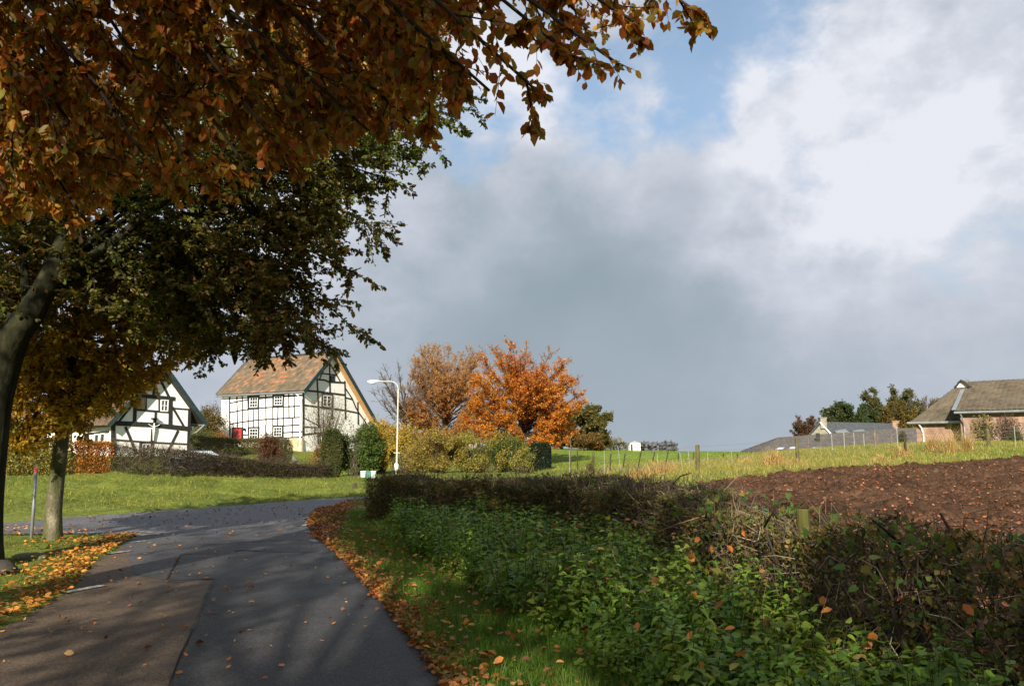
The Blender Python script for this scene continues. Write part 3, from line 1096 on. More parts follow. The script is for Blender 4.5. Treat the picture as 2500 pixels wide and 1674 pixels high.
    G_((1280, 710), (1342, 726), w=.13, d=.04)
    G_((1070, 490), (1197, 506), w=.12, d=.04)
    G_((940, 636), (955, 590), (980, 552), (1018, 530), w=.13, d=.034)
    G_((1045, 545), (1060, 505), (1085, 455), (1132, 406), w=.13, d=.034)
    G_((1140, 404), (1190, 482), (1215, 530), (1234, 564), w=.13, d=.034)
    G_((1280, 626), (1340, 716), (1375, 800), (1410, 860), (1452, 915), (1482, 970), w=.14, d=.034)
    G_((1178, 506), (1180, 560), w=.10)
    G_((905, 896), (1062, 978), w=.08, d=.04)
    G_((905, 976), (1022, 982), w=.10, d=.04)
    G_((905, 1046), (1085, 1026), w=.12, d=.04)
    G_((998, 985), (1000, 1036), w=.10)
    tg.build('timber_frame', M_TIMBER, root)
    # windows, door, stone
    for r in ((413, 712, 482, 798), (638, 698, 708, 778), (411, 996, 483, 1083), (632, 982, 703, 1062)):
        window(root, CA, r, C0, Nf, M_GLASS, bars=(3, 3))
    window(root, CA, (1075, 690, 1145, 788), C0, Ng, M_GLASS, bars=(2, 3))
    window(root, CA, (1040, 1062, 1076, 1110), C0, Ng, M_GLASS, bars=(2, 2))
    window(root, CA, (1146, 516, 1174, 552), C0, Ng, M_GLASS, bars=(0, 0), dark=False, fmat=M_TIMBER)
    a, b, d = on_f(257, 1128), on_f(335, 1126), on_f(257, 992)
    u = fd
    W = np.dot(b - a, fd)
    H = d[2] - a[2]
    up = np.array([0, 0, 1.])
    dr = MB()
    dr.obox(a + u * W / 2 + up * H / 2 + Nf * .03, u * W / 2, Nf * .03, up * H / 2)
    for (fu, fz, hw, hh) in ((.28, .22, .16, .13), (.72, .22, .16, .13), (.28, .62, .16, .2), (.72, .62, .16, .2)):
        dr.obox(a + u * W * fu + up * H * fz + Nf * .065, u * W * hw, Nf * .008, up * H * hh * .8)
    door = dr.build('door', M_RED, root)
    MB().obox(a + u * W * .5 + up * H * .72 + Nf * .075, u * W * .13, Nf * .006, up * H * .14).build('pane', M_GLASS, door).location = (0, 0, 0)
    MB().obox(a + u * W * .5 + up * H * .42 + Nf * .078, u * W * .1, Nf * .01, up * .02).build('letter_slot', M_ZINC, door).location = (0, 0, 0)
    df = MB()
    for s_ in (-.06, 1.06):
        df.obox(a + u * W * s_ + up * H / 2 + Nf * .045, u * .06, Nf * .045, up * (H / 2 + .1))
    df.obox(a + u * W * .5 + up * (H + .05) + Nf * .043, u * W * .52, Nf * .043, up * .06)
    df.build('frame', M_TIMBER, door).location = (0, 0, 0)
    pl = MB().prism([on_f(340, 1112), on_f(340, 1170), on_f(600, 1190), on_f(790, 1215), on_f(897, 1215), on_f(893, 1078), on_f(720, 1086)], Nf * .12)
    pl.build('plinth', M_STONE, root)
    lt = MB().obox(on_f(377, 1000) + Nf * .2, u * .07, Nf * .07, up * .13)
    lt.tube([on_f(377, 975), on_f(377, 975) + Nf * .2, on_f(377, 990) + Nf * .2], .015, 6)
    lt.build('wall_lantern', M_TIMBER, root)
    return C0, fd, gd


HC, HFD, HGD = half_timbered_middle()


def half_timbered_left():
    gd = np.array([.66, .75, 0])
    gd = gd / np.linalg.norm(gd)                     # along the gable to the right, away
    fd = np.array([gd[1], -gd[0], 0])                # along the side wall, towards the corner
    C0 = at(272, 1112, 50)
    zb = C0[2] - .8
    Ng, Nf = fd, -gd
    L = 13.0
    root = empty('half_timbered_house', (C0[0], C0[1], zb), 'half-timbered white cottage half hidden by golden leaves, with a crucifix on its gable', 'house')

    def g_(x, y):
        return hit(*cpx(CB, x, y), C0, Ng)
    ap = g_(1165, 235)
    er = g_(1372, 520)
    T = np.dot(er - C0, gd)
    t_ap = T * .5
    z_e = er[2]
    z_a = ap[2]
    # keep apex height measured where the photo has it
    t_ap = np.dot(ap - C0, gd)

    def gp(t, z, s=0.0):
        p = C0 + gd * t - fd * s
        return np.array([p[0], p[1], z])
    z_l = z_a - (z_a - z_e) * t_ap / (T - t_ap)
    MB().prism([gp(0, zb), gp(0, z_l), gp(t_ap, z_a), gp(T, z_e), gp(T, zb)], -fd * L).build('wall', M_WHITE, root)
    sl = (z_a - z_l) / t_ap
    s2 = (z_a - z_e) / (T - t_ap)
    o1, og = .5, .5
    tiled_roof('roof', gp(-o1, z_l - o1 * sl + .1, L), gp(-o1, z_l - o1 * sl + .1, -og), gp(t_ap, z_a + .1, L), M_TILE, root, .30, .33, tile_cols(8, .7))
    tiled_roof('roof', gp(T + .9, z_e - .9 * s2 + .1, -og), gp(T + .9, z_e - .9 * s2 + .1, L), gp(t_ap + .01, z_a + .1, -og), M_TILE, root, .30, .33, tile_cols(9, .7))
    b = MB()
    b.bar(gp(t_ap, z_a + .12, -og - .02), gp(T + .95, z_e - .95 * s2 + .08, -og - .02), .26, Ng, .06)
    b.build('barge_board', M_GREENBL, root)
    b = MB()
    b.bar(gp(-o1, z_l - o1 * sl + .1, -og - .02), gp(t_ap, z_a + .12, -og - .02), .26, Ng, .06)
    b.build('barge_board', M_GREENBL, root)
    MB().tube([gp(T + .95, z_e - .95 * s2, -og), gp(T + .95, z_e - .95 * s2, L)], .09, 8).build('gutter', M_ZINC, root)
    MB().tube([gp(T + .9, z_e - .95 * s2, -og + .1), gp(T + .5, z_e - .95 * s2 - .5, -.1), gp(T + .1, z_e - .95 * s2 - .7, .05), gp(T + .1, zb, .05)], .05, 8).build('downpipe', M_ZINC, root)
    tg = MB()

    def G_(*pts, w=.17, d=.045):
        for i in range(len(pts) - 1):
            tg.bar(g_(*pts[i]), g_(*pts[i + 1]), w, Ng, d + .002 * i, out=-.005)
    G_((818, 530), (814, 860), w=.26, d=.06)
    G_((1118, 280), (1108, 425), w=.16)
    G_((1142, 285), (1175, 350), (1218, 440), w=.15)
    G_((1118, 300), (1070, 345), (1000, 425), w=.14)
    G_((972, 426), (1262, 453), w=.25, d=.055)
    G_((978, 440), (970, 628), w=.22, d=.05)
    G_((1231, 450), (1228, 655), w=.24, d=.05)
    G_((1053, 446), (1053, 533), w=.11)
    G_((1148, 455), (1148, 540), w=.09)
    G_((985, 532), (1222, 550), w=.13, d=.04)
    G_((1123, 545), (1120, 650), w=.14)
    G_((962, 488), (860, 615), w=.14, d=.035)
    G_((1244, 512), (1328, 655), w=.14, d=.035)
    G_((1244, 521), (1372, 530), w=.10, d=.04)
    G_((850, 484), (975, 492), w=.12, d=.04)
    G_((820, 628), (1100, 640), (1385, 672), w=.30, d=.055)
    G_((905, 655), (985, 848), w=.17, d=.035)
    G_((1286, 682), (1200, 858), w=.17, d=.035)
    G_((820, 748), (1098, 768), (1355, 780), w=.11, d=.04)
    G_((1103, 670), (1093, 870), w=.22, d=.05)
    G_((1368, 528), (1357, 870), w=.20, d=.055)
    tg.build('timber_frame', M_TIMBER, root)
    window(root, CB, (995, 446, 1042, 522), C0, Ng, M_OCHRE2, bars=(2, 2), fmat=M_WOODT, dark=False, deep=.03)
    window(root, CB, (1160, 462, 1208, 540), C0, Ng, M_GLASS, bars=(2, 2), dark=False, deep=.03)
    window(root, CB, (1022, 780, 1076, 862), C0, Ng, M_GLASS, bars=(2, 2), deep=.03)

    def s_(x, y):
        return hit(*cpx(CB, x, y), C0, Nf)
    tf = MB()
    for (a, b_, w) in (((640, 706), (790, 690), .14), ((640, 640), (640, 850), .2), ((330, 590), (640, 560), .2), ((420, 600), (420, 850), .15), ((330, 600), (330, 850), .15), ((520, 590), (520, 850), .15)):
        tf.bar(s_(*a), s_(*b_), w, Nf, .045, out=-.005)
    tf.build('timber_frame', M_TIMBER, root)
    window(root, CB, (684, 710, 714, 792), C0, Nf, M_GLASS, bars=(0, 0), dark=False)
    window(root, CB, (726, 706, 757, 790), C0, Nf, M_GLASS, bars=(0, 0), dark=False)
    # crucifix on the gable
    cr = empty('crucifix', tuple(g_(1105, 690)), 'small white crucifix with figure mounted on the cottage gable', 'crucifix')
    up = np.array([0, 0, 1.])
    c = g_(1106, 662)
    MB().obox(c - up * .1 + Ng * .07, gd * .045, Ng * .02, up * .75).obox(c + up * .18 + Ng * .072, gd * .42, Ng * .02, up * .045).obox(c + up * .62 + Ng * .14, gd * .22, Ng * .14, up * .02).build('cross', M_TIMBER, cr)
    fg = MB()
    h = c + Ng * .14
    fg.tube([h + up * .22, h + up * .12, h + up * .05, h - up * .15, h - up * .3, h - up * .55, h - up * .85], [.02, .055, .09, .085, .07, .05, .03], 8)
    fg.tube([h + up * .30, h + up * .25, h + up * .19], [.03, .06, .03], 8)
    for q in (-1, 1):
        fg.tube([h + up * .08 + gd * .05 * q, h + up * .13 + gd * .22 * q, h + up * .23 + gd * .38 * q], [.035, .025, .02], 6)
    fg.build('figure', M_WOODW, cr)


M_OCHRE2 = noise_mat('blind_cloth', [(.3, (.42, .33, .22)), (.7, (.55, .45, .32))], 4, .8, .1)
M_WOODT = plain_mat('bare_wood_frame', (.32, .24, .15), .6)
half_timbered_left()


# ---- barn and farm roofs on the right
CE = (1900, 880, 3.9033)


def grey_tiles(seed, base=(.105, .085, .058)):
    def f(ci, ri):
        t = vnoise(ci, ri, .12, seed) * .4 + vnoise(ci, ri, 1.0, seed + 3) * .35 + vnoise(ci + ri, ri, .4, seed + 6) * .25
        return np.array(base)[None] * (.45 + 1.1 * t[:, None])
    return f


def barn():
    def e_(x, y):
        return cpx(CE, x, y)
    ud = np.array([.77, -.64, 0])
    ud = ud / np.linalg.norm(ud)
    vd = np.array([-ud[1], ud[0], 0])          # away
    N = -vd
    C0 = at(*e_(1752, 780), 60)
    zb = C0[2] - .8
    root = empty('brick_barn', (C0[0], C0[1], zb), 'red brick barn with a brown tiled roof and white gablet', 'barn')
    eave = hit(*e_(1735, 480), C0, N)
    ze = eave[2]
    Lr = 22.0
    D = 8.0

    def P(s, t, z):
        p = C0 + ud * s + vd * t
        return np.array([p[0], p[1], z])
    rt = at(*e_(1872, 215), 60)
    # find ridge point: on the plane of the left verge (s = -0.25)
    rp = hit(*e_(1872, 213), P(-.3, 0, 0), ud)
    tr = 6.0
    # height by the view ray at that distance
    zr = at(2370, 935, P(-.3, tr, 0)[1])[2]
    D = 2 * tr
    MB().prism([P(0, 0, zb - .5), P(0, 0, ze), P(0, tr, zr - .1), P(0, D, ze), P(0, D, zb - .5)], ud * Lr).build('wall', M_BRICK, root)
    k = (zr - ze) / tr
    tiled_roof('roof', P(-.3, -.4, ze - .4 * k + .12), P(Lr + .3, -.4, ze - .4 * k + .12), P(-.3, tr, zr + .12), M_TILE, root, .34, .36, grey_tiles(3))
    tiled_roof('roof', P(Lr + .3, D + .4, ze - .4 * k + .12), P(-.3, D + .4, ze - .4 * k + .12), P(Lr + .3, tr + .01, zr + .12), M_TILE, root, .34, .36, grey_tiles(5))
    MB().bar(P(-.32, -.42, ze - .4 * k + .25), P(-.32, tr, zr + .27), .30, np.array([0, 0, 1.]), .05).build('verge_strip', M_ZINC, root)
    MB().tube([P(-.3, -.48, ze - .4 * k + .03), P(Lr, -.48, ze - .4 * k + .03)], .10, 8).build('gutter', M_ZINC, root)
    MB().tube([P(.1, -.45, ze - .4 * k), P(.25, -.2, ze - .9), P(.25, -.12, ze - 1.2), P(.25, -.12, zb)], .06, 8).build('downpipe', M_ZINC, root)
    # wing with a half-hipped end, a little further back
    wl = hit(*e_(1243, 595), P(0, 1.0, 0), N)
    sl_ = float(np.dot(wl - C0, ud))
    zwe = wl[2]
    wing_w = abs(sl_) + 4.6
    ax = sl_ + wing_w / 2
    apx = hit(*e_(1745, 183), P(ax, 0, 0), ud) if False else None
    # apex of the white gablet: on the vertical plane that is hip_d behind the front
    q = hit(*e_(1745, 183), P(0, 4.0, 0), N)
    qs = float(np.dot(q - C0, ud))
    zra = q[2]
    g0 = hit(*e_(1685, 262), P(0, 4.0, 0), N)
    g1 = hit(*e_(1830, 247), P(0, 4.0, 0), N)
    gs0, gs1, zg = float(np.dot(g0 - C0, ud)), float(np.dot(g1 - C0, ud)), (g0[2] + g1[2]) / 2
    sr = 2 * qs - sl_
    back = 16.0
    wv = MB().box((0, 0, 0), (0, 0, 0)) if False else MB()
    wlw = sl_ + .45
    wv.prism([P(wlw, 1.4, zb - .5), P(sr - .5, 1.4, zb - .5), P(sr - .5, 1.4, zwe + .12), P(wlw, 1.4, zwe + .12)], vd * back)
    wv.build('wing_wall', M_BRICK, root)
    # hip slope as trapezoid: courses of tiles cut by the hips
    A, B = P(sl_, 1.0, zwe), P(sr, 1.0, zwe)
    Cc, Dd = P(gs1, 4.0, zg), P(gs0, 4.0, zg)
    tiled_trap('roof', A, B, Cc, Dd, root, grey_tiles(7))
    # sides
    R0, R1 = P(qs, 4.0 - .3, zra), P(qs, back + 1.0, zra)
    A2, B2 = P(sl_, back + 1, zwe), P(sr, back + 1, zwe)
    tiled_trap('roof', A2, A, Dd, P(gs0, back + 1, zg), root, grey_tiles(8))
    tiled_trap('roof', B, B2, P(gs1, back + 1, zg), Cc, root, grey_tiles(9))
    tiled_trap('roof', P(gs0, back + 1, zg), Dd - vd * .3, R0, R1, root, grey_tiles(10))
    tiled_trap('roof', Cc - vd * .3, P(gs1, back + 1, zg), R1, R0, root, grey_tiles(11))
    MB().prism([P(gs0 + .05, 3.9, zg), P(gs1 - .05, 3.9, zg), P(qs, 3.9, zra - .12)], vd * .1).build('gablet', M_WOODW, root)
    MB().tube([P(sl_ - .1, .95, zwe), P(sr, .95, zwe)], .10, 8).build('gutter', M_ZINC, root)
    MB().tube([P(sl_ + .7, 1.0, zwe - .05), P(sl_ + .85, 1.25, zwe - .4), P(sl_ + .95, 1.3, zwe - .8), P(sl_ + .95, 1.3, zb)], .06, 8).build('downpipe', M_WOODW, root)


def tiled_trap(name, A, B, C, D, parent, colf, tw=.34, th=.36):
    """tiled quadrilateral slope A-B (eave) to D-C (top)"""
    A, B, C, D = map(lambda a: np.array(a, float), (A, B, C, D))
    H = np.linalg.norm((D + C) / 2 - (A + B) / 2)
    W = np.linalg.norm(B - A)
    nr = max(2, int(H / th))
    nc = max(2, int(W / tw))
    N = unit(np.cross(B - A, D - A))
    if N[2] < 0:
        N = -N
    sub = 3
    cu = np.arange(nc * sub + 1) / sub
    V = []
    for r in range(nr):
        for (t, h) in ((r / nr, .05), ((r + .98) / nr, 0.)):
            a, b = A + (D - A) * t, B + (C - B) * t
            # constant tile width: parameters measured along the eave direction
            hh = h + .03 * np.abs(np.sin(cu * math.pi))
            V.append(a[None] + (b - a)[None] * (cu / nc)[:, None] + N[None] * hh[:, None])
    V = np.concatenate(V)
    k = len(cu)
    Fq = np.concatenate([np.stack([np.arange(k - 1) + j * k, np.arange(k - 1) + 1 + j * k, np.arange(k - 1) + k + 1 + j * k, np.arange(k - 1) + k + j * k], 1) for j in range(2 * nr - 1)])
    ci = np.tile(np.floor(cu), 2 * nr)
    ri = np.repeat(np.arange(nr), 2 * k)
    o = np_mesh(name, V, Fq, M_TILE, parent, cols=colf(ci, ri))
    MB().prism([A, B, C, D], -N * .10).build('roof_deck', M_TIMBER, o).location = (0, 0, 0)
    return o


barn()
M_SLATE = noise_mat('slate', [(.3, (.045, .05, .058)), (.7, (.085, .09, .10))], 3, .6, .4, 12, .3)
M_DKTILE = noise_mat('dark_tile', [(.3, (.075, .065, .058)), (.5, (.10, .088, .078)), (.7, (.13, .115, .10))], 2.5, .8, .6, 9, .2, (1, 1, 3), fine=(5, .25))
M_RUBBLE = noise_mat('rubble_stone', [(.3, (.14, .125, .095)), (.7, (.30, .27, .21))], 2.5, .9, .5, 6, .2)
M_SKYL = plain_mat('skylight_glass', (.45, .52, .60), .1, .9)


def low_roof():
    def e_(x, y):
        return cpx(CE, x, y)
    Y = 78
    a = at(1858, 1101, Y)
    b = at(2260, 1086, Y - 2)
    t0 = at(1900, 1067, Y + 5)
    t1 = at(2260, 1041, Y + 3)
    root = empty('farm_outbuilding', (a[0], a[1], a[2] - 3), 'long low farm building with dark roof and four small skylights beyond the meadow', 'building')
    zb = tz1(a[0], a[1]) - 3
    aw, bw = a + np.array([.5, .7, -.1]), b + np.array([0, .7, -.1])
    back = np.array([2.0, 9.0, 0])
    MB().prism([(aw[0], aw[1], zb), (bw[0], bw[1], zb), bw, aw], back).build('wall', M_BRICK, root)
    MB().prism([a, b, t1, t0], (0, .1, -.15)).build('roof', M_DKTILE, root)
    rb = np.array([-1.0, 5.5, 0])
    a2 = a + np.array([1.2, 11, 0])
    b2 = b + np.array([0, 11, 0])
    MB().prism([t0 + np.array([0, .02, 0]), t1 + np.array([0, .02, 0]), b2, a2], (0, .1, -.15)).build('roof', M_DKTILE, root)
    MB().prism([a + np.array([0, .05, -.1]), t0 + np.array([0, .05, -.1]), a2 + np.array([0, 0, -.1])], (.1, 0, 0)).build('gable', M_DKTILE, root)
    u = unit(b - a)
    v = unit(t0 + (t1 - t0) * .1 - (a + (b - a) * .1))
    n = unit(np.cross(u, v))
    n = n if n[2] > 0 else -n
    for (x, y) in ((22, 843), (142, 837), (352, 843)):
        c = hit(*cpx(CE, x, y), a, n) + n * .06
        sk = MB().obox(c, u * .36, v * .42, n * .03)
        f = sk.build('skylight', M_ZINC, root)
        MB().obox(c + n * .035, u * .29, v * .35, n * .004).build('pane', M_SKYL, f).location = (0, 0, 0)
    c = hit(*cpx(CE, 378, 762), a, n) + n * .3
    MB().obox(c, u * .18, v * .1, np.array([0, 0, .45])).build('flue', M_TIMBER, root)


low_roof()


def stone_house():
    Y = 100
    u = unit(np.array([.88, .47, 0]))                 # along the ridge, away to the right
    v = unit(np.array([.47, -.88, 0]))

    def e_(x, y):
        return cpx(CE, x, y)
    ap = at(*e_(402, 602), Y)
    gl = at(*e_(302, 718), Y + 0)
    gr = at(*e_(500, 708), Y - 0)
    root = empty('stone_farmhouse', (ap[0], ap[1], ap[2] - 8), 'stone farmhouse with pale gable, slate roof and two chimneys behind the dark roofs', 'house')
    # gable plane faces the camera; ridge runs away to the right
    L = 15
    ur = unit(np.array([.90, .45, 0]))
    base = ap[2] - 8
    MB().prism([(gl[0], gl[1], base), (gr[0], gr[1], base), gr, ap - np.array([0, 0, .1]), gl], ur * L).build('wall', M_RUBBLE, root)
    o = np.array([0, 0, .12])
    gw = unit(gr - ap)
    gv = unit(gl - ap)
    st = -ur * .15
    MB().prism([ap + o + st, gr + o + gw * .5 + st, gr + o + gw * .5 + ur * L, ap + o + ur * L], (0, 0, .15)).build('roof', M_SLATE, root)
    MB().prism([ap + o + st, gl + o + gv * .5 + st, gl + o + gv * .5 + ur * L, ap + o + ur * L + np.array([-.01, 0, 0])], (0, 0, .13)).build('roof', M_SLATE, root)
    MB().bar(ap + o + st + np.array([0, -.1, .1]), gr + gw * .4 + o + st + np.array([0, -.1, .1]), .16, np.array([0, -1., 0]), .08).build('verge_strip', M_WOODW, root)
    c = ap + ur * .4
    MB().box((c[0] - .42, c[1] - .4, c[2] - .6), (c[0] + .38, c[1] + .4, c[2] + .72)).box((c[0] - .47, c[1] - .45, c[2] + .72), (c[0] + .43, c[1] + .45, c[2] + .82)).build('chimney', M_RUBBLE, root)
    c = ap + ur * (L - 1)
    MB().box((c[0] - .45, c[1] - .4, c[2] - .6), (c[0] + .45, c[1] + .4, c[2] + .5)).box((c[0] - .5, c[1] - .45, c[2] + .5), (c[0] + .5, c[1] + .45, c[2] + .6)).build('chimney', M_BRICK, root)
    k = unit(np.cross(ur, gw))
    k = k if k[2] > 0 else -k
    for (x, y) in ((590, 682), (760, 682)):
        q = hit(*e_(x, y), ap + o, k)
        d = MB().prism([q + np.array([-1.0, -1.0, -.1]), q + np.array([1.0, -.4, -.1]), q + np.array([.9, 1.0, .5]), q + np.array([-.7, .8, .5])], (0, 0, .1))
        d.build('dormer', M_ZINC, root)
    return


stone_house()


def shed():
    p = at(1548, 1092, 130)
    z = tz1(p[0], p[1])
    root = empty('field_shed', (p[0], p[1], z), 'small white shed standing alone on the meadow skyline', 'shed')
    w = .85
    zt = at(1548, 1080.5, 130)[2]
    MB().box((p[0] - w, p[1] - 1.2, z - .3), (p[0] + w, p[1] + 1.2, zt)).build('wall', M_WHITE, root)
    a, b, t = (p[0] - w - .15, p[1] - 1.3, zt - .02), (p[0] + w + .15, p[1] - 1.3, zt - .02), (p[0] - .1, p[1] - 1.3, zt + .3)
    MB().prism([a, b, t], (0, 2.6, 0)).build('roof', M_ZINC, root)
    MB().box((p[0] - w + .12, p[1] - 1.23, z), (p[0] - w + .45, p[1] - 1.2, zt - .25)).build('door', M_TIMBER, root)


shed()


# a low grey roof glimpsed behind the orange trees
def far_house():
    a = at(1060, 1066, 92)
    b = at(1165, 1066, 92)
    t0, t1 = at(1090, 1048, 96), at(1160, 1048, 96)
    zb = tz1(a[0], a[1]) - .5
    root = empty('grey_roofed_house', (a[0], a[1], zb), 'grey roofed house glimpsed below the orange trees', 'house')
    MB().prism([(a[0], a[1], zb), (b[0], b[1], zb), b, a], (0, 9, 0)).build('wall', M_RUBBLE, root)
    MB().prism([a + np.array([-.4, -.4, 0]), b + np.array([.4, -.4, 0]), t1 + np.array([.4, 0, 0]), t0 + np.array([-.4, 0, 0])], (0, .05, .15)).build('roof', M_SLATE, root)
    MB().prism([t0 + np.array([-.4, .05, 0]), t1 + np.array([.4, .05, 0]), b + np.array([.4, 9.4, 0]), a + np.array([-.4, 9.4, 0])], (0, .05, .15)).build('roof', M_SLATE, root)


far_house()


# ------------------------------------------------------------------ plants: generators
def spawn(P0, D, L, n, ratio, spread, droop=0.0, tmin=.1, flat=.5, taper=.55):
    """n children per parent branch; returns P0, D, L of children"""
    m = len(P0)
    t = U(tmin, 1, (m, n))
    p = P0[:, None] + D[:, None] * (L[:, None] * t)[..., None]
    r = RNG.normal(0, 1, (m, n, 3))
    r[..., 2] *= (1 - flat)
    d = unit(D[:, None] + unit(r) * spread + np.array([0, 0, -droop]))
    l = L[:, None] * ratio * (1 - taper * t) * U(.7, 1.25, (m, n))
    return p.reshape(-1, 3), d.reshape(-1, 3), l.ravel()


def bez(a, c, b, n=8):
    t = np.linspace(0, 1, n)[:, None]
    return (1 - t) ** 2 * a + 2 * t * (1 - t) * c + t * t * b


def leaves_on(P0, D, L, per, size, flat=.6, hang=.2, jit=.0):
    """leaves set alternately along twigs"""
    m = len(P0)
    t = (np.arange(per)[None, :] + U(0, 1, (m, per))) / per
    t = .12 + .88 * t
    p = P0[:, None] + D[:, None] * (L[:, None] * t)[..., None]
    side = unit(np.cross(D, np.array([0, 0, 1.]) + RNG.normal(0, 1 - flat, (m, 3))))
    sg = np.where((np.arange(per) % 2) == 0, 1., -1.)[None, :, None]
    a = unit(D[:, None] * .7 + side[:, None] * sg * U(.6, 1.1, (m, per, 1)) + RNG.normal(0, .28, (m, per, 3)) + np.array([0, 0, -hang]))
    nr = unit(np.array([0, 0, 1.]) + RNG.normal(0, .5 + .5 * (1 - flat), (m, per, 3)))
    if jit:
        p = p + RNG.normal(0, jit, p.shape)
    s = size * U(.6, 1.2, (m, per))
    return p.reshape(-1, 3), a.reshape(-1, 3), nr.reshape(-1, 3), s.ravel()


def trunk_mesh(name, pts, rads, parent, mat, n=14, lump=.05, flare=1.22, seg=5, seed=0):
    """lofted trunk with bumps and a root flare"""
    pts = [np.array(p, float) for p in pts]
    P, R = [], []
    for i in range(len(pts) - 1):
        for j in range(seg):
            t = j / seg
            P.append(pts[i] * (1 - t) + pts[i + 1] * t)
            R.append(rads[i] * (1 - t) + rads[i + 1] * t)
    P.append(pts[-1])
    R.append(rads[-1])
    P = np.array(P)
    R = np.array(R)
    k = len(P)
    # smooth
    for _ in range(2):
        P[1:-1] = (P[:-2] + 2 * P[1:-1] + P[2:]) / 4
    z = P[:, 2] - P[0, 2]
    R = R * (1 + (flare - 1) * np.exp(-z / .25))
    V = []
    for i in range(k):
        t = unit(P[min(i + 1, k - 1)] - P[max(i - 1, 0)])
        a = unit(np.cross(t, np.array([0.1, 1, .05])))
        b = np.cross(t, a)
        an = np.arange(n) / n * 2 * math.pi
        rr = R[i] * (1 + lump * (vnoise(an * 1.3 + 9, np.full(n, P[i, 2] * 1.1), 1.0, seed) - .5) * 2 + (flare - 1) * .25 * math.exp(-z[i] / .2) * np.sin(an * 3 + seed))
        V.append(P[i] + rr[:, None] * (np.cos(an)[:, None] * a + np.sin(an)[:, None] * b))
    V = np.concatenate(V)
    Fq = []
    for i in range(k - 1):
        j = np.arange(n)
        Fq.append(np.stack([i * n + j, i * n + (j + 1) % n, (i + 1) * n + (j + 1) % n, (i + 1) * n + j], 1))
    return np_mesh(name, V, np.concatenate(Fq), mat, parent, smooth=True)


def poly_segs(curves, r0, r1):
    A, B, ra, rb = [], [], [], []
    for c, a, b in zip(curves, r0, r1):
        k = len(c) - 1
        for i in range(k):
            A.append(c[i])
            B.append(c[i + 1])
            ra.append(a + (b - a) * i / k)
            rb.append(a + (b - a) * (i + 1) / k)
    return np.array(A), np.array(B), np.array(ra), np.array(rb)


def limb_mb(curves, r0, r1, n=7):
    mb = MB()
    for c, a, b in zip(curves, r0, r1):
        k = len(c)
        mb.tube(list(c), [a + (b - a) * (i / (k - 1)) for i in range(k)], n, cap=False)
    return mb


C_TWIG = np.array([.05, .038, .026])


def tree_from_boughs(name, loc, label, cat, boughs, trunk, pal, leaf, n1, n2, per, len1, ratio2=.4, spread=.9, droop=.12, tmpl=T_LEAF, flat=.6,
                     extra=None, group=None, bark=None, limb_r=.07, seed=1, hang=.2, pal_s=.35, tmin1=.25, spreadc=.3, hook=None, big=0):
    """boughs: list of (start, control, end); side branches grow from each bough, twigs from those, leaves from the twigs"""
    root = empty(name, loc, label, cat, group)
    if trunk is not None:
        pts, rads = trunk
        trunk_mesh('trunk', pts, rads, root, bark or M_BARK, seed=seed)
    curves = [bez(*map(np.array, b)) for b in boughs]
    lr = [limb_r] * len(curves)
    if big:
        for q_ in range(big):
            lr[-1 - q_] = .085
    limb_mb(curves, lr, [.008] * len(curves)).build('limbs', bark or M_BARKDK, root, smooth=True)
    P0, D, L = [], [], []
    for c in curves:
        tt = np.sort(U(tmin1, 1.0, n1)) ** .9
        idx = np.clip((tt * (len(c) - 1)).astype(int), 0, len(c) - 2)
        fr = tt * (len(c) - 1) - idx
        p = c[idx] * (1 - fr[:, None]) + c[idx + 1] * fr[:, None]
        d = unit(c[idx + 1] - c[idx])
        r = RNG.normal(0, 1, (n1, 3))
        r[:, 2] *= .45
        d = unit(d * .9 + unit(r) * spread + np.array([0, 0, -droop]))
        P0.append(p)
        D.append(d)
        L.append(len1 * (1.15 - .75 * tt) * U(.7, 1.2, n1))
        # the leading shoot itself
        P0.append(c[-2:-1])
        D.append(unit(c[-1:] - c[-2:-1]))
        L.append(np.array([np.linalg.norm(c[-1] - c[-2])]))
    P0, D, L = np.concatenate(P0), np.concatenate(D), np.concatenate(L)
    if extra is not None:
        P0 = np.concatenate([P0, extra[0]])
        D = np.concatenate([D, extra[1]])
        L = np.concatenate([L, extra[2]])
    P2, D2, L2 = spawn(P0, D, L, n2, ratio2, .85, droop, tmin=.05, taper=.5, flat=flat)
    arr = [seg_arrays(P0, P0 + D * L[:, None], .008, .003, C_TWIG), seg_arrays(P2, P2 + D2 * L2[:, None], .003, .0012, C_TWIG)]
    v, f, c = join(arr)
    np_mesh('twigs', v, f, M_TWIG, root, cols=c)
    lp = leaves_on(P2, D2, L2, per, leaf, flat, hang)
    l1 = leaves_on(P0, D, L, max(3, per), leaf, flat, hang)
    P = np.concatenate([lp[0], l1[0]])
    A = np.concatenate([lp[1], l1[1]])
    Nn = np.concatenate([lp[2], l1[2]])
    S = np.concatenate([lp[3], l1[3]])
    cols = pick(pal, P, s=pal_s, seed=seed, spread=spreadc)
    if hook is not None:
        P, A, Nn, S, cols = hook(P, A, Nn, S, cols)
    v, f, c = leaf_arrays(P, A, Nn, S, cols, tmpl)
    np_mesh('crown', v, f, M_LEAF, root, cols=c)
    return root


